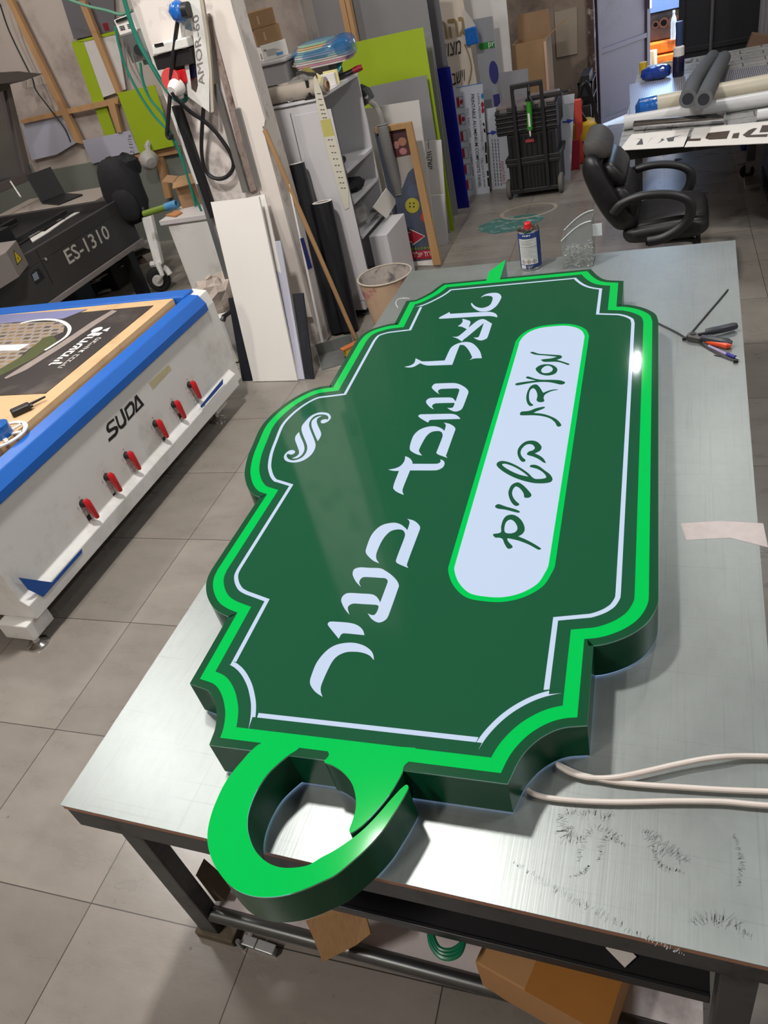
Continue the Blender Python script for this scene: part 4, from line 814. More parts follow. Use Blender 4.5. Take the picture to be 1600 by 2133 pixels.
obj('mudguard', MB().tube([hub+Vector((.14*math.cos(a_), .02, .15*math.sin(a_))) for a_ in (.2, .6, 1.0, 1.4, 1.8)], .03, 8), white, sct, smooth=True)
hb = YP((268, 345), 6.3)
obj('upper_stem', MB().tube([YP((302, 452), 6.13), YP((285, 400), 6.2), hb], .025), black, sct, smooth=True)
obj('handlebar', MB().tube([YP((244, 338), 6.15), hb, YP((292, 378), 6.5)], .018), black, sct, smooth=True)
obj('stem_print', MB().prism([YP((309, 478), 6.098), YP((311, 478), 6.098), YP((318, 497), 6.06), YP((316, 497), 6.06)], (0, .002, 0)), inkb, sct)
fold = mat('black_cloth', (17, 17, 21), .85, var=.3, scale=14, bump=.5)
bp_ = thing('backpack', 'black backpack hanging from the scooter handlebars', 'backpack', YP((262, 420), 6.16))
c = YP((258, 398), 6.20); obj('bag_body', MB().blob(c, .20, .15, .30, 16, 10, .75, .05), fold, bp_, smooth=True); obj('front_pocket', MB().blob(c+Vector((.06, -.13, -.10)), .13, .05, .15, 12, 8, .8, .04), fold, bp_, smooth=True)
obj('strap', MB().tube(sp3([c+Vector((-.06, -.05, .22)), hb+Vector((-.02, -.03, .05)), c+Vector((.08, -.05, .24))], 5), .016), fold, bp_, smooth=True)
solo('gloves', 'pair of black gloves and a jacket cuff draped over the scooter bars', 'glove', MB().blob(YP((266, 345), 6.27), .12, .1, .10, 14, 8, 1, .22), fold, smooth=True)
# ================================================================== tall white cabinet
cw = mat('white_lacquer', (200, 198, 200), .4, var=.03, scale=3)
CX0, CX1, CY0, CY1, CZ1 = -3.15, -2.28, 5.07, 5.93, 1.54
ca = thing('tall_cabinet', 'tall white cabinet with an open side of shelves, standing right of the pillar', 'cabinet', (-2.7, 5.5, 0))
k = MB().b(CX0, CX1, CY0, CY1, CZ1-.022, CZ1); k.b(CX0, CX1, CY0+.02, CY1, .06, .09); k.b(CX0, CX0+.02, CY0+.02, CY1, .09, CZ1-.022); k.b(CX0+.02, CX1, CY1-.02, CY1, .09, CZ1-.022)
obj('carcass', k, cw, ca, bevel=.002)
obj('plinth', MB().b(CX0+.02, CX1-.03, CY0+.05, CY1-.02, 0, .06), blackp, ca)
xd = YP((685, 206), CY0).x
obj('front_panel', MB().b(CX0, CX1, CY0, CY0+.02, .06, CZ1-.022), cw, ca, bevel=.002)
dr = obj('door', MB().b(YP((612, 234), CY0).x, xd, CY0-.004, CY0, .14, CZ1-.07), cw, ca, bevel=.0015)
k = MB()
for q in ([(552, 232), (684, 205), (684, 207), (552, 234)], [(684, 205), (686, 205), (767, 560), (765, 560)], [(604, 236), (605, 236), (640, 385), (639, 385)], [(664, 658), (767, 652), (767, 653.5), (664, 659.5)]): k.prism([YP(p, CY0-.005) for p in q], (0, .002, 0))
obj('door_gap', k, mat('gap_grey', (66, 66, 70), .8), ca)
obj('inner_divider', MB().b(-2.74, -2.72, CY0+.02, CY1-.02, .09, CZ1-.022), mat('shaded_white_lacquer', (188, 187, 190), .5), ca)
for z in (1.0, .78, .52): obj('shelf', MB().b(-2.72, CX1, CY0+.25, CY1-.02, z, z+.024), cw, ca, bevel=.002)
for z in (1.30, .62): obj('hinge_plate', MB().b(CX1-.002, CX1+.008, CY0+.01, CY0+.05, z, z+.05), steel, ca)
obj('wall_socket', MB().prism([XP(p, -2.40) for p in [(733, 183), (748, 176), (762, 192), (748, 205)]], (.03, 0, 0)), mat('grey_socket', (120, 116, 112), .5), ca)
# hose on the cabinet side
ho = thing('vacuum_hose', 'grey ribbed hose hanging out of the open side of the tall cabinet', 'hose', XP((800, 270), -2.22))
h = [XP(p, x) for p, x in (((762, 200), -2.26), ((772, 212), -2.24), ((783, 222), -2.22), ((792, 240), -2.20), ((797, 262), -2.20))]
obj('black_elbow', MB().tube([XP((752, 190), -2.33), XP((760, 198), -2.28), XP((770, 210), -2.25)], [.05, .062, .05], 14), black, ho, smooth=True)
obj('thin_neck', MB().tube(sp3(h, 4), .02, 10), mat('clear_hose', (150, 146, 140), .3), ho, smooth=True)
P = sp3([XP(p, -2.19) for p in [(796, 258), (801, 285), (808, 315), (816, 345), (824, 375), (832, 402)]], 10)
obj('ribbed_section', MB().tube(P, [.040+.007*(i % 2) for i in range(len(P))], 14), mat('grey_hose', (122, 120, 118), .6), ho, smooth=True, ang=80)
obj('nozzle', MB().tube([XP((831, 398), -2.19), XP((840, 425), -2.19), XP((850, 452), -2.18)], [.03, .024, .012], 12), black, ho, smooth=True)
# white flap and low bin at the cabinet's open side
solo('white_flap', 'bright white folded card sticking out of the cabinet side below the shelves', 'card', MB().prism([XP(p, -2.23) for p in [(776, 432), (804, 392), (826, 420), (804, 455)]], (.006, .0, .0)), paper)
lbx = MB().b(-2.272, -2.12, 5.42, 5.90, 0, .50); solo('low_white_unit', 'low white unit standing against the open side of the tall cabinet', 'unit', lbx, cw, bevel=.004)
# things on the shelves
solo('black_cloth', 'black cloth lying on the middle shelf inside the tall cabinet', 'cloth', MB().blob((-2.45, 5.62, .845), .15, .14, .04, 12, 6, .8, .1), fold)
solo('shelf_tool', 'small black tool on the upper shelf inside the tall cabinet', 'tool', MB().blob((-2.40, 5.50, 1.056), .05, .06, .03, 10, 6, .8), black)
solo('clear_bag', 'clear plastic bag of screws on the lowest shelf inside the tall cabinet', 'bag', MB().blob((-2.42, 5.58, .63), .13, .14, .085, 14, 8, .9, .14), mat('clear_plastic_bag', (150, 148, 144), .12, alpha=.55, coat=.6))
# label strip hanging down the door
ls = thing('label_strip', 'long strip of cream sticker labels hanging down the cabinet door', 'labels', YP((690, 300), CY0-.01))
lp_ = mat('cream_label', (204, 200, 184), .6, var=.05); yl = mat('yellow_label', (186, 178, 100), .6)
seg = [(655, 160), (662, 190), (670, 225), (677, 250), (686, 285), (697, 325), (708, 365), (716, 398), (723, 436)]; wd = [2, 7, 9, 10, 11, 12, 11, 10, 4]
for i in range(8):
    a, b_ = seg[i], seg[i+1]; q = [(a[0]-wd[i], a[1]+1), (a[0]+wd[i], a[1]-3), (b_[0]+wd[i+1], b_[1]-3), (b_[0]-wd[i+1], b_[1]+1)]
    lb_ = obj('label', MB().prism([YP(p, CY0-.008) for p in q], (0, .001, 0)), yl if i == 3 else lp_, ls)
    if i in (0, 3, 7): continue
    k = MB()
    for j in range(3):
        for dx in (-.45, .1):
            u = a[0]+(b_[0]-a[0])*(j+.5)/3; v_ = a[1]+(b_[1]-a[1])*(j+.5)/3
            k.prism([YP(p, CY0-.0085) for p in [(u+dx*wd[i]+0, v_-1), (u+dx*wd[i]+4, v_-2), (u+dx*wd[i]+4.4, v_), (u+dx*wd[i]+.4, v_+1)]], (0, .0004, 0))
    obj('pen_marks', k, mat('grey_pen', (80, 78, 76), .7), lb_)
obj('curled_end', MB().prism([YP((660, 152), CY0-.01), YP((672, 160), CY0-.01), YP((668, 175), CY0-.01)], (0, -.01, 0)), mat('pale_yellow', (214, 204, 140), .6), ls)
# ---- on top of it
film = mat('cloudy_film_roll', (168, 158, 146), .25, var=.12, scale=8, stretch=(1, 6, 6), coat=.4)
for i, (a, b_, r, lab) in enumerate((((560, 214), (668, 186), .052, 'front clear film roll lying on the cabinet top'), ((552, 196), (660, 166), .052, 'clear film roll behind the front roll on the cabinet top'))):
    p0 = ZP(a, CZ1+r); p1 = ZP(b_, CZ1+r); p0.x = -3.05; p1.y = p0.y = (5.17, 5.285)[i]
    ro = thing('film_roll', lab, 'roll', (p0+p1)/2, 'film rolls on the cabinet'); obj('film', MB().cyl(p0, p1, r, n=24), film, ro, smooth=True); obj('core', MB().pipe(p1+Vector((-.01, 0, 0)), p1+Vector((.012, 0, 0)), .03, .024), brown, ro)
solo('yellow_cone_paper', 'curled yellow paper on top of the film rolls', 'paper', MB().prism([YP(p, 5.35) for p in [(626, 146), (640, 138), (654, 150), (640, 150)]], (0, .03, -.01)), mat('mustard_paper', (150, 138, 70), .7))
solo('white_paper_sheet', 'white paper lying over the rear film roll', 'paper', MB().prism([(-2.98, 5.24, 1.646), (-2.62, 5.26, 1.646), (-2.60, 5.42, 1.60), (-2.95, 5.40, 1.60)], (0, 0, .003)), paper)
c = ZP((690, 170), 1.60); solo('plastic_bag', 'crumpled clear plastic bag beside the label strip on the cabinet top', 'bag', MB().blob((-2.46, 5.30, 1.60), .09, .11, .062, 16, 10, .9, .13), mat('clear_plastic_bag', (150, 148, 144)))
pk = thing('sticker_pack', 'white sticker pack with yellow back standing on the cabinet top', 'pack', (-2.33, 5.52, CZ1)); obj('pack_front', MB().b(-2.40, -2.29, 5.50, 5.53, CZ1, CZ1+.08), paper, pk, bevel=.003); obj('yellow_back', MB().b(-2.385, -2.275, 5.531, 5.545, CZ1, CZ1+.092), mat('pale_yellow', (214, 204, 140)), pk, bevel=.003)
k_ = thing('utility_knife', 'dark utility knife with red end on the back corner of the cabinet top', 'knife', (-2.28, 5.72, CZ1))
obj('handle', MB().tube([(-2.36, 5.70, 1.556), (-2.30, 5.73, 1.565), (-2.24, 5.76, 1.575)], [.015, .018, .018], 10), black, k_, smooth=True); obj('red_end', MB().tube([(-2.25, 5.755, 1.574), (-2.215, 5.775, 1.58), (-2.185, 5.79, 1.583)], [.019, .022, .018], 10), mat('dark_red_plastic', (140, 24, 36), .4), k_, smooth=True)
bs_ = MB().b(-2.37, -2.30, 5.10, 5.15, CZ1, CZ1+.012); bs_.b(-2.345, -2.325, 5.12, 5.135, CZ1+.012, CZ1+.11); solo('black_bracket', 'small black upright bracket at the front corner of the cabinet top', 'bracket', bs_, black)
solo('ring', 'small metal ring lying at the foot of the plastic bag', 'ring', MB().tube([(-2.49+.02*math.cos(t*.449), 5.125, CZ1+.026+.022*math.sin(t*.449)) for t in range(14)], .0035, 6, closed=True), steel)
db = MB().b(-2.63, -2.37, 5.62, 5.88, CZ1, 1.655); solo('dark_block', 'dark box under the bundle of coloured cutouts on the cabinet', 'box', db, mat('dark_brown_box', (52, 46, 42), .7), bevel=.004)
# bundle of coloured cutouts in blue film
bu = thing('cutout_bundle', 'bundle of coloured foam cutouts wrapped in blue film on top of the cabinet', 'bundle', (-2.45, 5.75, 1.655))
cols = [(196, 186, 184), (186, 130, 142), (190, 184, 180), (170, 168, 160), (120, 160, 150), (196, 190, 190), (150, 178, 170), (110, 150, 160), (176, 190, 170), (210, 168, 120), (150, 180, 150)]
for i, cc_ in enumerate(cols):
    z = 1.657+i*.0132; n_ = 20; a_ = .235-.014*abs(i-2); P = []
    for j in range(n_):
        t = 2*math.pi*j/n_; q = lambda s_: math.copysign(abs(s_)**.55, s_)
        P.append((-2.45+RND.uniform(-.004, .004)+a_*q(math.cos(t))-.012*(i-4)*.3, 5.75+.13*q(math.sin(t)), z))
    obj('foam_cutout', MB().prism(P, (0, 0, .0105)), mat('foam_%d' % i, cc_, .6, var=.05), bu)
shr = mat('blue_shrink_film', (40, 116, 180), .12, var=.5, scale=14, bump=.6, coat=.8, alpha=.42)
obj('film_wrap', MB().blob((-2.45, 5.76, 1.738), .225, .145, .078, 24, 10, .8, .035), shr, bu, smooth=True); obj('film_end', MB().blob((-2.26, 5.74, 1.738), .075, .12, .075, 14, 8, .8, .09), shr, bu, smooth=True)
obj('film_tail', MB().tube([(-2.30, 5.70, 1.68), (-2.31, 5.66, 1.62), (-2.36, 5.63, 1.57)], [.035, .02, .012], 8, flat=.3), mat('teal_film', (30, 120, 116), .3, alpha=.8), bu, smooth=True)
# storage bin with three boxes
bn = thing('storage_bin', 'grey lidded storage bin carrying the small boxes on the tall cabinet', 'bin', (-2.9, 5.78, CZ1))
obj('tub', MB().b(-3.10, -2.68, 5.60, 5.90, CZ1, 1.735), mat('translucent_grey', (140, 136, 138), .35, var=.05), bn, bevel=.02, seg=3); obj('lid', MB().b(-3.12, -2.66, 5.58, 5.92, 1.735, 1.762), mat('pale_grey_lid', (170, 166, 164), .3), bn, bevel=.012, seg=3)
e0 = Vector((-2.84, 5.60, 1.763)); hh = .10
for i, (m_, lab) in enumerate(((paper, 'white printed box at the bottom of the three boxes on the bin'), (brown, 'brown box in the middle of the three boxes on the bin'), (brown, 'brown box on top of the three boxes on the bin'))):
    o_ = Vector((-.018*i, .0, hh*i)); k = MB(); k.T = Matrix.Translation(e0+o_) @ Matrix.Rotation(math.radians(38), 4, 'Z'); k.b(0, .19, 0, .27, 0, hh-.002)
    cb_ = thing('carton', lab, 'box', e0+o_, 'boxes on the storage bin'); obj('carton_shell', k, m_, cb_, bevel=.0015)
    T_ = Matrix.Translation(e0+o_) @ Matrix.Rotation(math.radians(38), 4, 'Z')
    if i == 0:
        k = MB(); k.T = T_
        for j in range(6): k.add([(.03, -.001, .062-j*.007), (.10+.03*((j*7) % 3)/2, -.001, .062-j*.007), (.10+.03*((j*7) % 3)/2, -.001, .0595-j*.007), (.03, -.001, .0595-j*.007)], [(0, 1, 2, 3)])
        k.add([(.015, -.001, .07), (.035, -.001, .07), (.035, -.001, .058), (.015, -.001, .058)], [(0, 1, 2, 3)]); obj('print_lines', k, mat('grey_print', (120, 118, 114)), cb_)
        k = MB(); k.T = T_; k.add([(.10, -.001, .012), (.15, -.001, .012), (.15, -.001, .030), (.10, -.001, .030)], [(0, 1, 2, 3)]); obj('blue_label', k, mat('label_blue', (80, 150, 205), .5), cb_)
        k = MB(); k.T = T_; k.T = T_ @ Matrix.Translation((-.001, .05, .03)); k.tube([(0, .017*math.cos(t*.4), .017*math.sin(t*.4)) for t in range(16)], .002, 5, closed=True); obj('round_mark', k, inkb, cb_)
    else:
        k = MB(); k.T = T_; k.add([(.06, -.001, .02), (.075, -.001, .02), (.075, -.001, .07), (.06, -.001, .07)], [(0, 1, 2, 3)]); obj('packing_tape', k, mat('tan_tape', (176, 150, 118), .4), cb_)
# ================================================================== rolls, stick, dustpan, bucket at the cabinet foot
bv = mat('black_vinyl', (16, 18, 24), .45, var=.2, scale=5)
def roll(b0, tpx, ty, r, lab):
    b = ZP(b0); b.z = r*.25; t = YP(tpx, ty); ro = thing('vinyl_roll', lab, 'roll', b, 'black rolls leaning on the cabinet')
    d = (t-b).normalized(); obj('vinyl', MB().cyl(b, t, r, n=28), bv, ro, smooth=True); obj('end_cap', MB().pipe(t-d*.01, t+d*.004, r*.97, r*.72, 28), paper, ro); obj('core_hole', MB().cyl(t-d*.012, t+d*.001, r*.72, n=24), mat('inside_core', (120, 110, 104), .8), ro)
roll((705, 694), (617, 341), 4.985, .058, 'taller black vinyl roll leaning on the tall cabinet')
roll((730, 690), (671, 421), 4.95, .072, 'shorter black vinyl roll right of the taller one')
a = ZP((742, 711)); a.z = .02; solo('broom_stick', 'long bare wooden broom stick leaning on the pillar corner', 'stick', MB().cyl(a, YP((551, 270), 4.60), .016, n=12), mat('worn_broom_wood', (158, 124, 86), .6, var=.2, scale=20, stretch=(1, 1, .2)), smooth=True)
dp = thing('dustpan', 'grey metal dustpan on the floor beside the black rolls', 'dustpan', ZP((700, 740)))
c = ZP((705, 745)); k = MB(); k.T = Matrix.Translation(c) @ Matrix.Rotation(.5, 4, 'Z'); k.b(-.14, .14, -.13, .13, 0, .006); k.b(-.14, .14, .12, .13, 0, .09); k.prism([(-.14, -.13, 0), (-.14, .13, 0), (-.14, .13, .09)], (.006, 0, 0)); k.prism([(.134, -.13, 0), (.134, .13, 0), (.134, .13, .09)], (.006, 0, 0)); obj('pan', k, mat('dusty_galvanised', (110, 112, 110), .6, .4, var=.25, scale=12), dp)
k = MB(); k.T = Matrix.Translation(c+Vector((.10, -.02, .03))) @ Matrix.Rotation(.9, 4, 'Z'); k.b(-.03, .10, -.02, .02, 0, .05); hb_ = thing('hand_brush', 'small yellow bristle brush lying on the dustpan', 'brush', c+Vector((.1, -.02, .03))); obj('bristles', k, mat('yellow_bristle', (190, 150, 40), .8, var=.2, scale=80), hb_)
k = MB(); k.T = Matrix.Translation(c+Vector((.10, -.02, .08))) @ Matrix.Rotation(.9, 4, 'Z'); k.b(-.05, .16, -.024, .024, 0, .016); obj('brush_handle', k, mat('orange_wood', (170, 96, 54), .5), hb_, bevel=.005)
solo('blue_strip', 'narrow dark blue strip stuck upright beside the pillar foot', 'strip', MB().prism([YP(p, 4.59) for p in [(625, 497), (632, 496), (650, 558), (642, 562)]], (0, .008, 0)), mat('navy_plastic', (30, 34, 90)))
solo('white_batten', 'thin white strip leaning beside the pillar below the broom stick', 'strip', MB().prism([YP((600, 385), 4.60), YP((603, 384), 4.60), YP((674, 715), 4.58), YP((670, 718), 4.58)], (0, .01, 0)), white)
rz = .43; rc = (ZP((745, 588), rz)+ZP((856, 556), rz))/2; rr3 = (ZP((745, 588), rz)-ZP((856, 556), rz)).length/2
bk = thing('waste_bucket', 'tall paint stained waste bucket between the cabinet and the work table', 'bucket', (rc.x, rc.y, 0))
bmat_ = mat('stained_bucket', (186, 158, 132), .7, var=.2, scale=9, stretch=(1, 1, .4), dirt=(150, 60, 92), dscale=5.5)
k = MB().lathe([(rr3*.70, 0), (rr3*.98, rz-.01)], (rc.x, rc.y, 0), n=40); k.lathe([(0, .003), (rr3*.69, .003)], (rc.x, rc.y, 0), n=40); obj('wall', k, bmat_, bk, smooth=True)
k = MB().lathe([(rr3*.68, .006), (rr3*.955, rz-.004)], (rc.x, rc.y, 0), n=40); obj('inner_wall', k, mat('paint_splashed_inside', (168, 158, 150), .7, var=.3, scale=12, dirt=(60, 60, 66), dscale=9), bk, smooth=True)
obj('rim', MB().tube([(rc.x+rr3*.985*math.cos(t*.157), rc.y+rr3*.985*math.sin(t*.157), rz) for t in range(40)], .006, 8, closed=True), mat('pale_rim', (176, 166, 150), .6), bk, smooth=True)
# ================================================================== the row of sheets beyond the cabinet
def board(px, y, m, name, label, t=.01, cat='board', floor=True, group=None):
    """px: top-left, top-right[, bottom-right, bottom-left]; stands upright at y; a missing foot goes down to the floor"""
    P = [YP(p, y) for p in px]
    if len(P) == 2: P += [Vector((P[1].x, y, 0)), Vector((P[0].x, y, 0))]
    for p in P: p.z = max(p.z, 0.0)
    if floor and len(px) == 4: P[2].z = 0; P[3].z = 0
    return solo(name, label, cat, MB().prism(P, (0, t, 0)), m, group)
cream = mat('cream_board', (196, 184, 170), .6, var=.03); metal_g = mat('brushed_grey_panel', (150, 152, 158), .45, .3, var=.05, scale=3)
board([(760, 226), (872.5, 208.5), (906, 500), (800, 512)], 6.25, mat('glossy_white', (206, 202, 198), .2, var=.03), 'white_sheet', 'glossy white sheet standing behind the wood framed poster', cat='sheet')
board([(864, 299), (919, 291.5), (934, 505), (880, 508)], 6.55, whiteb, 'white_offcut', 'white offcut with a handwritten Hebrew note, right of the framed poster', cat='offcut')
k = MB(); a_ = YP((893, 322), 6.545); text(k, '— ווקשי', a_, YP((896, 362), 6.545)-YP((892, 300), 6.545), (1, 0, .15), .24, .055); solo('handwriting', 'handwritten black Hebrew note on the white offcut by the poster', 'writing', k, inkb)
board([(890, 408), (925, 405), (930, 504), (900, 508)], 6.48, cw, 'white_offcut', 'lowest white offcut in front of the handwritten one', cat='offcut')
board([(770, 181), (888, 156.5), (907, 292), (790, 330)], 6.80, greyb, 'grey_sheet', 'grey sheet in front of the big lime sheet', cat='sheet')
board([(680, 101), (881, 57)], 6.86, lime, 'lime_sheet', 'big lime green sheet standing behind the grey sheet', cat='sheet')
board([(884, 70), (896, 68), (945, 456), (925, 459)], 7.10, greyb, 'grey_sheet', 'narrow grey sheet edge between the lime sheet and the blue board', cat='sheet')
board([(905, 144), (937, 139), (978, 432), (945, 435)], 7.50, mat('royal_blue_board', (10, 14, 120), .35, var=.04), 'blue_board', 'narrow royal blue board standing on the floor')
board([(640, -40), (882, -40)], 7.30, greyb, 'grey_sheet', 'tall grey sheet behind the top of the lime sheet', cat='sheet')
board([(866, -60), (906, -60)], 7.56, darkgb, 'grey_sheet', 'dark grey sheet left of the cream board with gold letters', cat='sheet')
for px, lab in (([(699, -20), (713, -20), (733, 65), (722, 65)], 'left one of two pine posts standing above the big lime sheet'), ([(714, -20), (723, -20), (742, 62), (734, 64)], 'right one of two pine posts standing above the big lime sheet')):
    P = [YP(p, 7.22) for p in px]; x0, x1 = P[0].x, P[1].x; solo('pine_post', lab, 'post', MB().b(P[3].x, P[2].x, 7.19, 7.25, 0, P[0].z), pine, 'pine posts')
cr = thing('lettered_board', 'cream board with gold Hebrew letters and blue film round its edge', 'board', (-2.3, 8.07, 0))
P = [YP(p, 8.05) for p in [(880, -40), (958, -40), (1003, 173), (925, 187)]]; obj('panel', MB().prism([P[0], P[1], Vector((P[2].x, 8.05, 0)), Vector((P[0].x, 8.05, 0))], (0, .012, 0)), cream, cr)
yy = 8.042; k = MB(); a0, a1 = YP((912, 66), yy), YP((968, 54), yy); text(k, 'גהה', (a0+a1)/2, a1-a0, (-.02, 0, 1), (a1-a0).length, .155, rtl=True, bold=.02); obj('gold_lettering', k, mat('gold_letter', (146, 124, 84), .45, .3), cr)
k = MB(); a0, a1 = YP((915, 108), yy), YP((960, 97), yy); text(k, 'מצווה', (a0+a1)/2, a1-a0, (.15, 0, 1), (a1-a0).length, .11, rtl=True); obj('handwritten_word', k, inkb, cr)
k = MB(); a0, a1 = YP((942, 166), yy), YP((968, 156), yy); text(k, 'וישב', (a0+a1)/2, a1-a0, (.1, 0, 1), (a1-a0).length, .10, rtl=True); obj('pointed_text', k, inkb, cr)
obj('gold_arc', MB().tube(sp3([YP(p, yy) for p in [(968, 92), (976, 112), (982, 135), (981, 155), (976, 175)]], 4), .006, 6), mat('gold_letter', (146, 124, 84)), cr)
obj('edge_bag', MB().prism([YP(p, 8.03) for p in [(964, 17), (984, 43), (990, 54), (969, 60)]], (0, .012, 0)), mat('clear_film', (206, 200, 194), .2, alpha=.7), cr)
obj('blue_film', MB().prism([YP(p, 8.01) for p in [(967, 61), (991, 54), (998, 90), (971, 97)]], (0, .04, 0)), mat('blue_film', (22, 92, 170)), cr, bevel=.01)
gp = thing('printed_grey_panel', 'grey film covered panel with green band and round logo behind the cream board', 'panel', (-1.9, 8.18, 0))
P = [YP(p, 8.18) for p in [(985, 41), (1026, 33.5)]]; obj('panel', MB().prism([P[0], P[1], Vector((P[1].x, 8.18, 0)), Vector((P[0].x, 8.18, 0))], (0, .01, 0)), metal_g, gp)
obj('green_band', MB().prism([YP(p, 8.176) for p in [(998, 91), (1029, 85), (1031, 99), (1000, 104)]], (0, .003, 0)), mat('print_green', (24, 120, 40), .5), gp)
k = MB(); text(k, 'pr', YP((1024, 94), 8.173), (1, 0, -.02), (0, 0, 1), .06, .05); obj('band_letters', k, paper, gp)
cc = YP((1033, 150), 8.176); k = MB().poly([(cc.x+.045*math.cos(t*.26)-.02, cc.y, cc.z+.10*math.sin(t*.26)) for t in range(24)]); obj('round_logo', k, mat('print_navy', (44, 44, 110), .5), gp)
obj('square_logo', MB().prism([YP(p, 8.176) for p in [(1027, 198), (1040, 195), (1043, 222), (1030, 222)]], (0, .003, 0)), mat('print_navy', (44, 44, 110)), gp)
solo('paper_roll_board', 'tall white plastered board behind the grey printed panel', 'board', MB().prism([YP((930, -60), 8.4), YP((1048, -60), 8.4), Vector((YP((1065, 148), 8.4).x, 8.4, 0)), Vector((YP((985, 200), 8.4).x, 8.4, 0))], (0, .03, 0)), whiteb)
board([(1040, 152), (1099, 143)], 8.12, mat('plain_grey_panel', (128, 128, 132), .45), 'grey_board', 'small grey board behind the trolley toolbox handle', cat='panel')
# composite panel with print
cp = thing('composite_panel', 'white printed composite panel with small red pictures, lettering running downwards', 'panel', (-2.0, 7.94, 0))
yc = 7.90; P = [YP(p, yc) for p in [(940, 185), (1005, 173), (1020, 398), (975, 404)]]; obj('panel', MB().prism([P[0], P[1], Vector((P[2].x, yc, 0)), Vector((P[0].x, yc, 0))], (0, .006, 0)), mat('printed_white_panel', (184, 188, 198), .4, var=.02), cp)
def downtext(s_, p0, p1, h_, m_, par, y, nm, bold=0.0):
    a0, a1 = YP(p0, y-.003), YP(p1, y-.003); d = a1-a0; upv_ = Vector((-d.z, 0, d.x)); k = MB(); text(k, s_, (a0+a1)/2, d, upv_ if upv_.x > 0 else -upv_, d.length, h_, bold=bold)
    k.v = [Vector((v.x, y-.003, v.z)) for v in k.v]; return obj(nm, k, m_, par)
grp = mat('print_grey', (92, 92, 100), .5)
downtext('PRINTABLE ALUMINIUM COMPOSITE PANEL', (984, 196), (1000, 391), .033, mat('print_dark', (58, 58, 66), .5), cp, yc, 'main_print', .01)
downtext('CMYK MEDIA SOLUTIONS LTD', (996, 194), (1006, 314), .022, grp, cp, yc, 'small_print')
downtext('TEL:03-559-9995', (1003, 328), (1010, 390), .022, grp, cp, yc, 'phone_print')
downtext('ISO 9001:2000', (974, 226), (980, 286), .022, grp, cp, yc, 'iso_print')
downtext('ISO: 14001:2004', (979, 299), (986, 366), .022, grp, cp, yc, 'iso_print')
for i, p in enumerate(((957, 212), (961, 248), (965, 283), (968, 318), (972, 352), (976, 384))):
    k = MB(); q = [YP(v, yc-.003) for v in [(p[0]-7, p[1]-10), (p[0]+7, p[1]-12), (p[0]+9, p[1]+11), (p[0]-5, p[1]+13)]]; k.band(q, [v.lerp(sum(q, Vector())/4, .07) for v in q]); fr_ = obj('picture_frame', k, grp, cp)
    obj('red_picture', MB().prism([YP(v, yc-.002) for v in [(p[0]-6, p[1]-8), (p[0]-1, p[1]-9), (p[0]+1, p[1]+10), (p[0]-4, p[1]+11)]], (0, .001, 0)), mat('print_red', (150, 26, 46), .5), fr_)
    if i < 2: obj('red_dot', MB().poly([YP((p[0]+4+3*math.cos(t*.4), p[1]+5*math.sin(t*.4)), yc-.003) for t in range(16)]), mat('print_red', (150, 26, 46)), fr_)
obj('blue_line', MB().prism([YP(p, yc-.003) for p in [(950, 182), (1005, 172), (1005, 173.5), (950, 183.5)]], (0, .001, 0)), mat('print_cyan', (30, 120, 180), .5), cp)
for p, m_ in (((1006, 200), mat('print_cyan', (30, 120, 180))), ((1006, 218), mat('print_red', (150, 26, 46))), ((1007, 230), mat('print_red', (150, 26, 46)))):
    obj('logo_dot', MB().poly([YP((p[0]-1+3*math.cos(t*.4), p[1]+6*math.sin(t*.4)), yc-.003) for t in range(16)]), m_, cp)
for p0, p1 in (((1007, 256), (1009, 262)), ((1009, 268), (1011, 276)), ((1012, 296), (1013, 318)), ((1013, 322), (1015, 340)), ((1016, 356), (1017, 366)), ((1017, 370), (1019, 388))):
    obj('black_print_edge', MB().prism([YP(v, yc-.003) for v in [(p0[0]-2, p0[1]), (p0[0]+1.5, p0[1]), (p1[0]+1, p1[1]), (p1[0]-2.5, p1[1])]], (0, .001, 0)), inkb, cp)
ap = thing('arrow_panel', 'white film covered panel with navy arrows standing behind the trolley toolbox', 'panel', (-1.4, 8.02, 0))
ya = 7.99; P = [YP(p, ya) for p in [(1012, 227), (1197, 195)]]; obj('panel', MB().prism([P[0], P[1], Vector((YP((1188, 370), ya).x, ya, 0)), Vector((YP((1021, 392), ya).x, ya, 0))], (0, .006, 0)), mat('printed_white_panel', (184, 188, 198)), ap)
for ox, oy in ((1014, 278), (1172, 254)):
    obj('navy_arrow', MB().prism([YP((ox+x, oy+y), ya-.003) for x, y in [(0, -1), (9, -2.5), (9, -6), (24, -4), (11, 4), (11, 1), (0, 2)]], (0, .001, 0)), mat('print_blue', (40, 54, 150), .5), ap)
downtext('PRINTABLE', (1045, 336), (1051, 384), .035, mat('print_red_dull', (170, 96, 100), .5), ap, ya, 'red_print')
for x in (1024, 1030, 1036):
    k = MB()
    for j in range(14): k.prism([YP((x+dx+j*.55, 290+j*7+dy), ya-.003) for dx, dy in ((0, 0), (2, 0), (2.4, 4.5+(j*5 % 3)*.6), (.4, 4.5+(j*5 % 3)*.6))], (0, .001, 0))
    obj('fine_print', k, grp, ap)
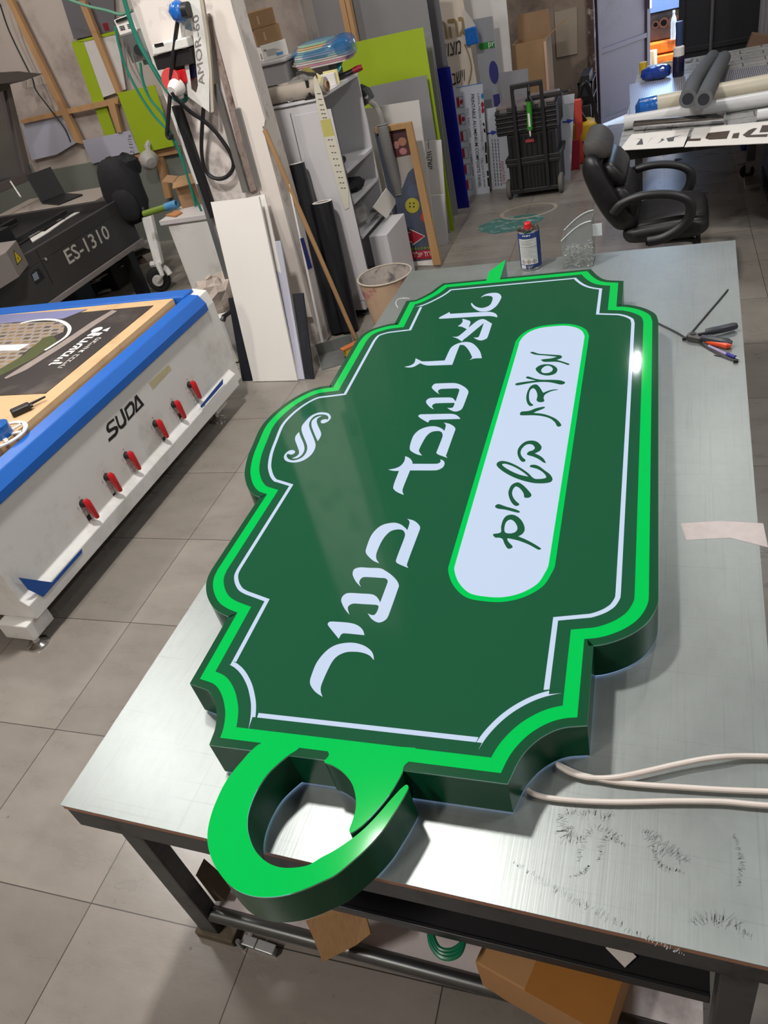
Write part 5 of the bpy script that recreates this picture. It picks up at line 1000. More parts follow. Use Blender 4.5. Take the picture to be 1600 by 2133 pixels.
# ================================================================== framed poster leaning at the end of the row
fp_ = thing('framed_poster', 'dark blue poster of buttons and a red arrow in a pine frame', 'poster', (-2.1, 6.02, 0))
yb, yt2 = 6.0, 6.07
def fpt(p, d=0):
    v = YP(p, yb); t = v.z/1.1; return YP(p, yb+(yt2-yb)*max(0, min(1, t))-d)
k = MB()
def bar(mb, q, t=.035): return mb.prism([fpt(p, .03) for p in q], (0, t, 0))
bar(k, [(843, 259), (856, 254), (919, 552), (902, 553)]); bar(k, [(780, 266), (856, 254), (857, 266), (782, 279)])
obj('pine_frame', k, mat('varnished_pine', (170, 132, 88), .5, var=.25, scale=12, stretch=(1, 1, .15)), fp_, bevel=.003)
obj('poster_sheet', MB().prism([fpt(p) for p in [(780, 275), (845, 262), (901, 540), (840, 546)]], (0, .004, 0)), mat('denim_print', (66, 72, 88), .6, var=.25, scale=14), fp_)
obj('poster_back', MB().prism([fpt(p, -.006) for p in [(780, 275), (845, 262), (904, 553), (840, 553)]], (0, .004, 0)), paper, fp_)
obj('printed_photo', MB().poly([fpt(p, .002) for p in [(801, 270), (846, 262), (858, 322), (835, 333), (818, 328)]]), mat('dark_red_photo', (74, 42, 42), .5, var=.5, scale=12), fp_)
for c_, a_, b2, m_ in (((838, 295), 9, 9, 'onion_print'), ((840, 315), 8, 7, 'pink_print'), ((826, 302), 6, 8, 'pink_print')):
    obj('printed_onion', MB().poly([fpt((c_[0]+a_*math.cos(t*.4), c_[1]+b2*math.sin(t*.4)), .003) for t in range(16)]), mat(m_, (150, 106, 84) if m_ == 'onion_print' else (160, 106, 106), .5, var=.25, scale=20), fp_)
obj('printed_grey_band', MB().poly([fpt(p, .0025) for p in [(818, 330), (858, 322), (866, 345), (850, 360), (838, 392), (832, 400)]]), mat('band_grey', (150, 144, 138), .5), fp_)
def disc(c_, a_, b2, d, m_, n): obj(n, MB().poly([fpt((c_[0]+a_*math.cos(t*.25), c_[1]+b2*math.sin(t*.25)), d) for t in range(25)]), m_, fp_)
disc((862, 398), 13, 14, .003, mat('slate_button', (70, 80, 100), .5), 'slate_button'); disc((859, 428), 15, 16, .004, mat('yellow_button', (160, 150, 50), .5, var=.1), 'yellow_button'); disc((884, 452), 8, 10, .004, mat('red_button', (170, 58, 48), .5), 'red_button')
for dx, dy in ((-4, -3.5), (4, -3.5), (-4, 3.5), (4, 3.5)): disc((858+dx, 427+dy), 1.8, 1.8, .005, inkb, 'button_hole')
AR = [(840, 486), (855, 485), (853, 478), (884, 492), (860, 509), (858, 503), (843, 503)]
obj('arrow_outline', MB().poly([fpt((862+(x-862)*1.08, 493+(y-493)*1.14), .003) for x, y in AR]), paper, fp_); obj('red_arrow', MB().poly([fpt(p, .004) for p in AR]), mat('print_red', (150, 26, 46)), fp_)
for i in range(8): disc((846+i*6.6, 520-i*.6), 2.6, 2.8, .003, mat('olive_bead', (110, 116, 52), .5), 'bead_print')
obj('red_footer', MB().poly([fpt(p, .003) for p in [(846, 525), (899, 519), (902, 538), (848, 541)]]), mat('print_red', (150, 26, 46)), fp_)
k = MB(); a0, a1 = fpt((849, 532), .005), fpt((896, 527), .005); text(k, "60 ל\"צא 'חר", (a0+a1)/2, a1-a0, (0, 0, 1), (a1-a0).length, .05); k.v = [Vector((v.x, (a0.y+a1.y)/2, v.z)) for v in k.v]; obj('footer_lettering', k, paper, fp_)
# ================================================================== trolley toolbox
tbx = thing('trolley_toolbox', 'black stacked toolbox trolley with pull handle and two grey wheels', 'toolbox', (-1.35, 7.75, 0))
bp2 = mat('black_ribbed_plastic', (25, 25, 27), .5, var=.15); gp2 = mat('dusty_grey_plastic', (110, 102, 100), .55, var=.1)
def ribs(mb, x0, x1, y, z0, z1, n, w=.012, d=.012):
    for i in range(n):
        x = x0+(x1-x0)*(i+.5)/n; mb.b(x-w/2, x+w/2, y-d, y, z0, z1)
k = MB().b(-1.585, -1.115, 7.58, 7.98, .05, .33); ribs(k, -1.57, -1.13, 7.58, .07, .32, 13); k.b(-1.60, -1.10, 7.565, 7.99, .30, .335); k.b(-1.59, -1.11, 7.56, 7.58, .05, .09); obj('lower_bin', k, bp2, tbx, bevel=.006)
k = MB().b(-1.575, -1.125, 7.585, 7.975, .34, .58); ribs(k, -1.56, -1.14, 7.585, .36, .56, 9); k.b(-1.61, -1.09, 7.565, 7.99, .335, .375); obj('middle_bin', k, bp2, tbx, bevel=.006)
k = MB().b(-1.66, -1.10, 7.57, 7.99, .585, .80)
for z in (.61, .65, .69, .73, .77): k.b(-1.665, -1.095, 7.557, 7.57, z, z+.016)
obj('organizer_box', k, bp2, tbx, bevel=.008); obj('lid', MB().b(-1.65, -1.11, 7.58, 7.98, .80, .835), gp2, tbx, bevel=.012, seg=3)
for x in (-1.58, -1.42, -1.22): obj('latch', MB().b(x-.035, x+.035, 7.562, 7.572, .765, .825), gp2, tbx, bevel=.003)
obj('red_latch', MB().b(-1.40, -1.32, 7.567, 7.582, .50, .525), mat('dull_red', (150, 50, 56), .5), tbx)
k = MB()
for x in (-1.475, -1.215): k.b(x-.016, x+.016, 7.53, 7.556, .10, .99)
k.b(-1.49, -1.20, 7.525, 7.56, .965, 1.005); obj('pull_handle', k, bp2, tbx, bevel=.005)
for x in (-1.605, -1.105): obj('wheel', MB().lathe([(0, -.02), (.082, -.02), (.09, -.012), (.09, .012), (.082, .02), (0, .02)], (x, 7.62, .09), (1, 0, 0), 28), mat('grey_rubber', (96, 92, 86), .75, var=.1), tbx, smooth=True)
gn = thing('sealant_gun', 'green sealant cartridge in a black gun hanging on the trolley handle', 'gun', YP((1104, 230), 7.47))
a, b_ = YP((1102, 212), 7.47), YP((1104, 270), 7.47); obj('cartridge', MB().cyl(a, b_, .024, n=20), mat('print_green_bright', (56, 140, 44), .45), gn, smooth=True); obj('white_label', MB().b(b_.x-.004, b_.x+.014, 7.443, 7.446, b_.z+.03, b_.z+.14), paper, gn); obj('nozzle', MB().cyl(b_, YP((1105, 284), 7.47), .012, .005, n=12), paper, gn)
obj('gun_frame', MB().tube([YP((1101, 176), 7.535), YP((1101, 180), 7.51), YP((1101, 190), 7.47), a+Vector((0, 0, .005))], .014, 8), black, gn, smooth=True); obj('trigger', MB().tube([YP((1102, 200), 7.46), YP((1108, 212), 7.44), YP((1114, 226), 7.44)], .009, 8), black, gn, smooth=True)
k = MB().b(-1.38, -1.05, 7.62, 7.70, .836, .852); k.b(-1.36, -1.0, 7.72, 7.78, .836, .848); solo('tool_bars', 'dark bars and clamps lying on top of the trolley toolbox', 'tools', k, black)
# tall carton behind the toolbox, cover on the wall
bx2 = thing('tall_carton', 'tall open cardboard carton with torn flaps behind the trolley toolbox', 'box', (-1.5, 8.8, 0))
P = [YP(p, 8.62) for p in [(1066, 95), (1137, 84), (1146, 178)]]; x0, x1 = P[0].x-.0, P[1].x
obj('carton_wall', MB().b(x0, x1, 8.62, 8.64, 0, P[0].z), brown, bx2); k = MB().b(x0, x0+.01, 8.64, 9.0, 0, P[0].z); k.b(x1-.01, x1, 8.64, 9.0, 0, P[0].z); k.b(x0, x1, 8.99, 9.0, 0, P[0].z); obj('carton_sides', k, brown, bx2)
zt3 = P[0].z
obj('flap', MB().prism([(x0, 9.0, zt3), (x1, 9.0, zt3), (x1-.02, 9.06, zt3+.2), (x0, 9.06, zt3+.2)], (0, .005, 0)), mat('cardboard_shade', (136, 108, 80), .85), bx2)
obj('flap', MB().prism([(x1, 8.66, zt3), (x1, 8.98, zt3), (x1+.18, 8.98, zt3+.10), (x1+.18, 8.70, zt3+.10)], (0, 0, .005)), brown, bx2)
obj('edge_tape', MB().b(x1-.022, x1+.001, 8.612, 8.62, .3, zt3-.02), mat('pale_tape', (196, 160, 140), .5), bx2)
solo('cover_plate', 'beige cover plate fixed to the brown wall beside the door', 'panel', MB().prism([YP(p, 9.83) for p in [(1155, 26), (1202, 14), (1203, 112), (1160, 120)]], (0, .02, 0)), mat('beige_cover', (152, 140, 124), .7, var=.04))
# clutter by the door: red cutout, orange tube, shelf, vacuum cleaner
P = [YP(p, 8.30) for p in [(1188, 292), (1207, 288), (1207, 350), (1186, 352), (1180, 335), (1184, 318), (1192, 310)]]; mz = min(p.z for p in P)
solo('red_cutout', 'dark red curved cutout board standing on the floor by the door', 'cutout', MB().prism([Vector((p.x, p.y, p.z-mz+.0)) for p in P], (0, .03, 0)), mat('dark_red_board', (140, 18, 38), .45))
a = YP((1202, 205), 8.5); solo('orange_board', 'narrow orange red strip standing behind the red cutout board', 'strip', MB().b(a.x-.035, a.x+.045, 8.48, 8.51, 0, a.z), mat('orange_red', (196, 70, 56), .45), bevel=.02)
sh = thing('small_rack', 'small black rack with boxes standing beside the brown door post', 'rack', (-1.05, 9.1, 0))
x0, x1 = YP((1203, 175), 9.0).x, YP((1234, 168), 9.0).x; zr = YP((1220, 170), 9.0).z
k = MB()
for x in (x0, x1-.02):
    for y in (9.0, 9.4): k.b(x, x+.02, y, y+.02, 0, zr)
for z in (.1, zr*.45, zr*.75, zr-.02): k.b(x0, x1, 9.0, 9.42, z, z+.015)
obj('rack_frame', k, mat('black_frame', (24, 24, 26), .4, .4), sh)
obj('dark_crate', MB().b(x0+.03, x1-.03, 9.02, 9.38, zr*.75+.016, zr+.06), bp2, sh, bevel=.006); obj('dark_crate', MB().b(x0+.03, x1-.03, 9.02, 9.38, zr*.45+.016, zr*.45+.14), bp2, sh, bevel=.006); obj('tool_case', MB().b(x0+.03, x1-.04, 9.02, 9.38, .116, .30), mat('grey_case', (84, 80, 82), .5), sh, bevel=.008)
vc = thing('vacuum_cleaner', 'yellow and blue workshop vacuum cleaner on the floor by the door', 'vacuum cleaner', (-1.0, 8.55, 0))
c = ZP((1222, 340)); c = Vector((c.x, 8.62, 0))
obj('blue_tank', MB().lathe([(0, .05), (.12, .05), (.14, .10), (.14, .22), (0, .22)], c, n=24), mat('navy_tank', (34, 42, 120), .4), vc, smooth=True); obj('yellow_head', MB().lathe([(.145, .22), (.15, .26), (.13, .36), (.05, .40), (0, .40)], c, n=24), mat('tool_yellow', (200, 160, 20), .45), vc, smooth=True)
for t in range(4): obj('castor', MB().blob(c+Vector((.11*math.cos(t*1.57+.7), .11*math.sin(t*1.57+.7), .026)), .026, .026, .026, 10, 8), mat('beige_castor', (150, 136, 110), .5), vc, smooth=True)
obj('suction_hose', MB().tube(sp3([c+Vector((0, -.05, .38)), c+Vector((-.06, -.1, .55)), c+Vector((.02, -.12, .75)), c+Vector((.10, -.05, .45)), c+Vector((.17, -.08, .1))], 6), .022, 10), black, vc, smooth=True)
# ================================================================== outside the door
og = mat('sunlit_orange_paint', (226, 116, 26), .55, var=.25, scale=7, dirt=(160, 78, 30), dscale=6); eng = mat('dirty_cast_metal', (106, 98, 94), .7, .3, var=.35, scale=14, bump=.3)
mc = thing('orange_machine', 'orange machine with a bare engine block standing outside the door', 'machine', (-.3, 11.4, 0))
k = MB().prism([(-1.2, 11.1, .32), (.8, 11.3, .32), (.8, 11.3, .42), (-1.2, 11.1, .42)], (0, .6, 0)); k.prism([(-1.2, 11.14, .44), (.8, 11.34, .44), (.8, 11.34, .56), (-1.2, 11.14, .56)], (0, .6, 0)); obj('orange_frame', k, og, mc, bevel=.012)
obj('engine_block', MB().b(-1.0, .6, 11.35, 11.9, .565, .86), eng, mc, bevel=.02)
for px, r, m_ in (((1383, 47), .055, 'rust_ring'), ((1366, 51), .04, 'dark'), ((1405, 45), .07, 'ring')):
    q = YP(px, 11.34); obj('engine_port', MB().pipe(q, q+Vector((0, -.03, 0)), r, r*.65, 24), mat('rusty_ring', (96, 62, 48), .7, .3), mc); obj('port_hole', MB().cyl(q+Vector((0, -.002, 0)), q+Vector((0, -.006, 0)), r*.66), mat('oily_black', (30, 24, 24), .4), mc)
obj('blue_tarpaulin', MB().prism([(-1.0, 11.3, .87), (.7, 11.32, .89), (.7, 11.55, 1.6), (-1.0, 11.5, 1.6)], (0, .4, 0)), mat('blue_tarp', (92, 118, 168), .4, var=.3, scale=5, bump=.4), mc)
obj('white_post', MB().cyl(YP((1360, 130), 11.0)+Vector((0, 0, -.25)), YP((1360, 105), 11.0), .05, n=14), mat('cream_post', (226, 200, 160), .6), mc, smooth=True)
for x in (-.9, .6): obj('machine_foot', MB().b(x-.1, x+.1, 11.25, 11.6, -.02, .33), og, mc)
q = YP((1403, 74), 11.2); wb2 = thing('water_bottle', 'empty clear plastic water bottle on the orange machine', 'bottle', Vector((q.x, 11.24, .56)))
obj('bottle', MB().lathe([(0, 0), (.035, .002), (.036, .02), (.034, .06), (.036, .10), (.034, .14), (.036, .18), (.03, .22), (.014, .26), (.014, .285), (0, .285)], (q.x, 11.24, .562), n=20), mat('clear_pet', (214, 226, 232), .1, alpha=.5, coat=.6), wb2, smooth=True)
obj('cap', MB().cyl((q.x, 11.24, .845), (q.x, 11.24, .865), .016, n=14), paper, wb2)
solo('corrugated_sheet', 'grey corrugated sheet standing at the right end of the second table', 'sheet', MB().prism([(YP((1580, 60), 9.2).x+.02*i, 9.2+.012*(i % 2), 0) for i in range(30)]+[(YP((1580, 60), 9.2).x+.02*i, 9.22+.012*(i % 2), 0) for i in range(29, -1, -1)], (0, 0, 2.1)), mat('grey_fibre', (112, 110, 116), .7, var=.1, scale=20))
a = YP((1563, 70), 9.0); solo('paper_sack', 'brown paper sack standing behind the second table', 'sack', MB().prism([(a.x-.08, 8.95, 0), (a.x+.16, 8.95, 0), (a.x+.16, 8.95, .78), (a.x+.02, 8.95, .82), (a.x-.04, 8.95, .66)], (0, .15, 0)), mat('brown_paper', (112, 88, 70), .85))
# ================================================================== office chair
pu = mat('worn_black_leather', (15, 15, 18), .45, var=.35, scale=9, bump=.3, dirt=(38, 36, 35), dscale=7)
oc = thing('office_chair', 'worn black padded office chair with loop armrests in front of the second table', 'chair', (-.1, 5.2, 0))
yc0, yc1 = 4.93, 5.47
def pad(prof, y0, y1, m_, nm, r=.05):
    """padded slab: closed side outline (x, z) swept across y with rounded ends"""
    n_ = len(prof); cx = sum(p[0] for p in prof)/n_; cz = sum(p[1] for p in prof)/n_; mb = MB(); rows = []
    for t in (0, .15, .4, .75, 1): rows.append((y0+r*t, 1-.22*(1-t)**2))
    rows += [(y0*.5+y1*.5, 1.02)]; rows += [(y1-r*t, 1-.22*(1-t)**2) for t in (1, .75, .4, .15, 0)]
    vs = []; fs = []
    for y, s_ in rows: vs += [(cx+(p[0]-cx)*s_, y, cz+(p[1]-cz)*s_) for p in prof]
    for j in range(len(rows)-1):
        for i in range(n_): fs.append((j*n_+i, j*n_+(i+1) % n_, (j+1)*n_+(i+1) % n_, (j+1)*n_+i))
    fs += [list(range(n_))[::-1], [(len(rows)-1)*n_+i for i in range(n_)]]
    return obj(nm, mb.add(vs, fs), m_, oc, smooth=True, ang=70)
def prof(px, y): return [(v.x, v.y) for v in spline([(YP(p, y).x, YP(p, y).z) for p in px], 4)]
pad(spline([(-.30, .40), (-.22, .44), (-.28, .62), (-.33, .84), (-.36, .97), (-.42, .98), (-.47, .86), (-.44, .62), (-.38, .44)], 4), yc0, yc1, pu, 'back_shell')
pad(spline([(-.24, .47), (-.20, .60), (-.24, .72), (-.31, .72), (-.30, .50)], 4), yc0+.03, yc1-.03, pu, 'lumbar_pad'); pad(spline([(-.25, .73), (-.23, .80), (-.28, .90), (-.34, .89), (-.32, .74)], 4), yc0+.04, yc1-.04, pu, 'back_pad'); pad(spline([(-.31, .93), (-.29, 1.0), (-.34, 1.08), (-.42, 1.07), (-.43, .96)], 4), yc0+.06, yc1-.06, mat('dusty_leather', (62, 59, 56), .7, var=.3, scale=12), 'headrest')
pad(spline([(-.30, .40), (-.10, .43), (.08, .44), (.17, .42), (.19, .36), (.12, .32), (-.10, .32), (-.28, .32)], 4), yc0, yc1, pu, 'seat'); pad(spline([(-.28, .42), (-.1, .455), (.06, .47), (.165, .45), (.17, .41), (0, .42), (-.25, .40)], 4), yc0+.04, yc1-.04, pu, 'seat_cushion')
for y in (yc0-.03, yc1+.03):
    obj('armrest', MB().tube(sp3([(-.34, y, .56), (-.27, y, .63), (-.14, y, .67), (.0, y, .655), (.09, y, .60), (.10, y, .52), (.05, y, .42), (-.06, y, .355), (-.16, y, .34)], 6), .026, 10, flat=1.2), mat('black_plastic', (22, 22, 24)), oc, smooth=True)
mt2 = mat('black_tube', (14, 14, 16), .35, .3)
def warp(o):
    for v in o.data.vertices:
        w = v.co+BASE[oc.name]; z = w.z
        if z > .45: z2 = .545+(z-.45)*.80
        else: z2 = z+.095*min(1, max(0, (z-.25)/.06))
        w.x += -.045-.11*max(0, z-.45)/.6; w.z = z2; v.co = w-BASE[oc.name]
for ch in list(oc.children): warp(ch)
for y in (yc0+.07, yc1-.07): obj('sled_leg', MB().tube(sp3([(-.22, y, .39), (.02, y, .39), (.08, y, .35), (.10, y, .20), (.10, y, .06), (.06, y, .018), (-.04, y, .018), (-.28, y, .018)], 5), .017, 10), mt2, oc, smooth=True)
obj('cross_tube', MB().cyl((-.28, yc0+.07, .018), (-.28, yc1-.07, .018), .017, n=12), mt2, oc, smooth=True)
obj('tilt_plate', MB().b(-.24, .0, yc0+.12, yc1-.12, .375, .42), steel, oc)
# ================================================================== second table by the door
ZT2 = .78
t2 = thing('second_table', 'wide table by the door covered with printed protective film, on a dark steel frame', 'table', (.8, 7.1, 0))
pf = bpy.data.materials.new('printed_protective_film'); pf.use_nodes = True
_N = pf.node_tree.nodes; _L = pf.node_tree.links; _t = _N.new('ShaderNodeTexCoord'); _b = _N.new('ShaderNodeTexBrick'); _b.inputs['Scale'].default_value = 1; _b.inputs['Brick Width'].default_value = .36; _b.inputs['Row Height'].default_value = .14; _b.inputs['Mortar Size'].default_value = .006
_b.inputs['Color1'].default_value = rgb((150, 150, 148)); _b.inputs['Color2'].default_value = rgb((164, 163, 160)); _b.inputs['Mortar'].default_value = rgb((92, 92, 92)); _L.new(_t.outputs['Object'], _b.inputs['Vector'])
_mp = _N.new('ShaderNodeMapping'); _mp.inputs['Scale'].default_value = (26, 70, 1); _L.new(_t.outputs['Object'], _mp.inputs[0]); _n = _N.new('ShaderNodeTexNoise'); _n.inputs['Scale'].default_value = 1; _n.inputs['Detail'].default_value = 2; _L.new(_mp.outputs[0], _n.inputs['Vector'])
_r = _N.new('ShaderNodeValToRGB'); _r.color_ramp.elements[0].position = .56; _r.color_ramp.elements[0].color = (1, 1, 1, 1); _r.color_ramp.elements[1].position = .62; _r.color_ramp.elements[1].color = (.55, .55, .55, 1); _L.new(_n.outputs['Fac'], _r.inputs[0])
_m = _N.new('ShaderNodeMix'); _m.data_type = 'RGBA'; _m.blend_type = 'MULTIPLY'; _m.inputs['Factor'].default_value = 1; _L.new(_b.outputs['Color'], _m.inputs['A']); _L.new(_r.outputs[0], _m.inputs['B']); _L.new(_m.outputs['Result'], _N['Principled BSDF'].inputs['Base Color']); _N['Principled BSDF'].inputs['Roughness'].default_value = .3
ya, yb3 = ZP((1320, 300), ZT2).y, ZP((1331, 140), ZT2).y; xa = -.44
obj('film_covered_top', MB().b(xa, 2.6, ya, yb3, ZT2-.03, ZT2), pf, t2, bevel=.003)
dk = mat('dark_painted_steel', (44, 46, 48), .5, .4, var=.1)
k = MB(); k.b(xa+.02, 2.58, ya+.03, ya+.08, ZT2-.11, ZT2-.031); k.b(xa+.02, xa+.07, ya+.08, yb3-.03, ZT2-.11, ZT2-.031); k.b(xa+.07, 2.58, yb3-.08, yb3-.03, ZT2-.11, ZT2-.031); k.b(.44, .50, ya+.08, yb3-.08, ZT2-.11, ZT2-.031); obj('apron', k, dk, t2)
for x, y in ((xa+.06, ya+1.45), (xa+.06, yb3-.1), (2.5, ya+.1), (2.5, yb3-.1)): obj('leg', MB().b(x-.03, x+.03, y-.03, y+.03, 0, ZT2-.11), dk, t2, bevel=.004)
w_ = ZP((1555, 371)); lx, ly = w_.x+.02, w_.y+.02
lg2 = obj('leg', MB().b(lx-.03, lx+.035, ly-.03, ly+.03, .14, ZT2-.11), mat('grey_steel_leg', (86, 88, 90), .45, .6), t2, bevel=.004)
obj('caster_wheel', MB().lathe([(0, -.016), (.052, -.016), (.058, -.008), (.058, .008), (.052, .016), (0, .016)], (lx-.02, ly-.03, .058), (.35, 1, 0), 24), tyre, lg2, smooth=True); obj('caster_fork', MB().prism([(lx-.04, ly-.055, .14), (lx+.03, ly-.055, .14), (lx-.005, ly-.055, .05), (lx-.03, ly-.055, .05)], (0, .006, 0)), steel, lg2); obj('brake_lever', MB().b(lx-.10, lx-.02, ly-.05, ly-.02, .118, .126), steel, lg2)
# flat sheets on it
fo = bpy.data.materials.new('ribbed_foil'); fo.use_nodes = True; _N = fo.node_tree.nodes; _L = fo.node_tree.links; _p = _N['Principled BSDF']; _t = _N.new('ShaderNodeTexCoord'); _w = _N.new('ShaderNodeTexWave'); _w.inputs['Scale'].default_value = 22; _w.inputs['Distortion'].default_value = 1.2; _L.new(_t.outputs['Object'], _w.inputs['Vector'])
_r = _N.new('ShaderNodeValToRGB'); _r.color_ramp.elements[0].color = rgb((120, 118, 124)); _r.color_ramp.elements[1].color = rgb((196, 196, 204)); _L.new(_w.outputs['Fac'], _r.inputs[0]); _L.new(_r.outputs[0], _p.inputs['Base Color']); _p.inputs['Metallic'].default_value = .5; _p.inputs['Roughness'].default_value = .32
z = ZT2+.001; A_, B_, C_, D_ = [ZP(p, z) for p in [(1311, 179), (1600, 138), (1600, 188), (1313, 242)]]
solo('foil_board', 'silvery ribbed foil board lying across the second table', 'board', MB().prism([A_, A_.lerp(B_, 2.2), D_.lerp(C_, 2.2), D_], (0, 0, .014)), fo)
z = ZT2+.001
l1 = [ZP(p, z+.0) for p in [(1316, 281), (1438, 269), (1424, 306), (1290, 314)]]; l2 = [ZP(p, z) for p in [(1446, 268), (1620, 252), (1640, 297), (1426, 307)]]
s1 = thing('cutout_sheet', 'white sheet with cut out shapes overhanging the left front edge of the second table', 'sheet', l1[0], 'cut out sheets on the second table'); obj('sheet', MB().prism(l1, (0, 0, .004)), paper, s1)
for q in ([(1325, 302), (1335, 290), (1322, 289), (1338, 289), (1340, 301)], [(1348, 299), (1358, 287), (1371, 285), (1359, 287)], [(1376, 291), (1386, 284), (1380, 289), (1385, 291), (1369, 299), (1378, 292)], [(1388, 288), (1421, 281), (1405, 286), (1403, 294), (1392, 295)]):
    obj('cut_shape', MB().poly([ZP(p, z+.0046) for p in q]), mat('cut_shadow', (76, 72, 70), .6), s1)
s2 = thing('cutout_sheet', 'long white sheet with large cut out letters at the front edge of the second table', 'sheet', l2[0], 'cut out sheets on the second table'); obj('sheet', MB().prism(l2, (0, 0, .004)), paper, s2)
for q in ([(1434, 289), (1441, 279), (1438, 289), (1461, 288), (1459, 293), (1432, 294)], [(1475, 277), (1521, 272), (1514, 289), (1478, 291), (1469, 288)], [(1528, 278), (1541, 276), (1538, 288), (1524, 288)], [(1560, 271), (1570, 267), (1578, 267), (1563, 281), (1600, 279), (1598, 285), (1555, 286), (1547, 281)], [(1588, 261), (1604, 260), (1600, 275), (1582, 276)]):
    obj('cut_letter', MB().poly([ZP(p, z+.0046) for p in q]), mat('cut_brown', (72, 58, 50), .6), s2)
# rolls and tubes
def htube(p0, p1, r, name, label, m_, hollow=False, zz=ZT2, cat='roll', group=None, extend=0):
    a, b_ = ZP(p0, zz+r), ZP(p1, zz+r); b_ = a.lerp(b_, 1+extend)
    ro = thing(name, label, cat, a, group)
    if hollow: obj('wall', MB().pipe(a, b_, r, r*.72, 26), m_, ro, smooth=True); obj('core', MB().cyl(a.lerp(b_, .01), b_, r*.715, n=22), mat('inside_dark', (34, 36, 44), .7), ro)
    else: obj('wall', MB().cyl(a, b_, r, n=26), m_, ro, smooth=True)
    return ro, a, b_
ro, a, b_ = htube((1365, 222), (1600, 178), .075, 'vinyl_tube', 'long cream roll with a blue wrapped end across the second table', mat('cream_vinyl', (188, 180, 160), .4, var=.03), extend=.6, zz=ZT2+.016)
d = (b_-a).normalized(); obj('blue_wrapped_end', MB().tube([a-d*.14, a-d*.11, a-d*.0, a+d*.01], [.03, .076, .079, .077], 16), mat('blue_film', (22, 92, 170)), ro, smooth=True)
htube((1300, 256), (1600, 205), .05, 'vinyl_tube', 'long white roll in front of the cream roll on the second table', mat('white_vinyl', (200, 200, 200), .35, var=.03), extend=.6, hollow=True)
htube((1322, 262), (1510, 246), .034, 'mirror_roll', 'short roll of mirror film in front of the white roll', mat('mirror_film', (206, 206, 208), .08, 1.0, var=.05))
htube((1577, 240), (1620, 234), .035, 'vinyl_tube', 'short white tube at the right end of the second table', mat('white_vinyl', (200, 200, 200)), extend=1.0)
for i, (p0, p1, lab) in enumerate((((1433, 206), (1485, 119), 'left one of two dark grey foam tubes lying over the cream roll'), ((1466, 207), (1508, 121), 'right one of two dark grey foam tubes lying over the cream roll'))):
    a = ZP(p0, ZT2+.215); b_ = ZP(p1, ZT2+.06); mid = a.lerp(b_, .35)+Vector((-.02*(1-i), 0, .01)); P = sp3([a, mid, b_], 10); ft = thing('foam_tube', lab, 'tube', b_, 'foam tubes on the second table')
    obj('foam', MB().tube(P, .056, 22), mat('grey_foam', (78, 80, 82), .8, var=.1, scale=10), ft, smooth=True); dd = (P[0]-P[1]).normalized(); obj('end_ring', MB().pipe(P[0], P[0]+dd*.006, .056, .036, 24), mat('grey_foam_end', (96, 98, 100), .8), ft); obj('bore', MB().cyl(P[0], P[0]+dd*.003, .036, n=22), mat('inside_dark', (34, 36, 44)), ft)
# small things at its back left corner
c = ZP((1366, 166), ZT2); solo('blue_tape_bundle', 'roll of tape wrapped in shiny blue film at the table corner', 'tape', MB().blob((c.x, c.y+.01, ZT2+.055), .13, .085, .055, 18, 9, .7, .04), mat('dark_blue_film', (16, 54, 140), .15, var=.4, scale=20, bump=.4, coat=.7))
c = ZP((1340, 152), ZT2); k = MB().cyl((c.x, c.y, ZT2), (c.x, c.y, ZT2+.09), .035, n=18); solo('striped_tape', 'small black and yellow tape roll behind the blue wrapped one', 'tape', k, mat('hazard_yellow', (196, 164, 30), .5, var=.6, scale=30, stretch=(1, 1, .2)))
c = ZP((1389, 146), ZT2); solo('masking_tape_roll', 'beige masking tape roll lying flat on the second table', 'tape', MB().pipe((c.x, c.y+.04, ZT2), (c.x, c.y+.04, ZT2+.05), .085, .06, 28), mat('beige_tape', (176, 164, 136), .6), smooth=True)
c = ZP((1413, 159), ZT2); dsp = thing('glue_bottle', 'dark navy bottle with white band and blue handle standing on the second table', 'bottle', c)
obj('bottle_body', MB().lathe([(0, 0), (.045, 0), (.048, .01), (.048, .15), (.044, .16), (0, .16)], c, n=24), mat('navy_bottle', (22, 20, 52), .3), dsp, smooth=True); obj('white_band', MB().lathe([(.045, .16), (.045, .225), (.03, .235), (0, .235)], c, n=24), paper, dsp, smooth=True)
obj('blue_handle', MB().lathe([(.026, .23), (.03, .25), (.027, .33), (.031, .40), (.028, .415), (0, .415)], c, n=20), mat('steel_blue', (46, 66, 108), .4), dsp, smooth=True)
k = MB()
for i in range(9): k.blob((ZP((1430+i*1.2, 132-(i*5 % 4)), ZT2).x, ZP((1430, 131), ZT2).y+.02*(i % 3), ZT2+.012), .016, .014, .012, 8, 6)
setp(obj('loose_screws', k, steel), 'little heap of dark screws behind the navy bottle', 'screws', kind='stuff')
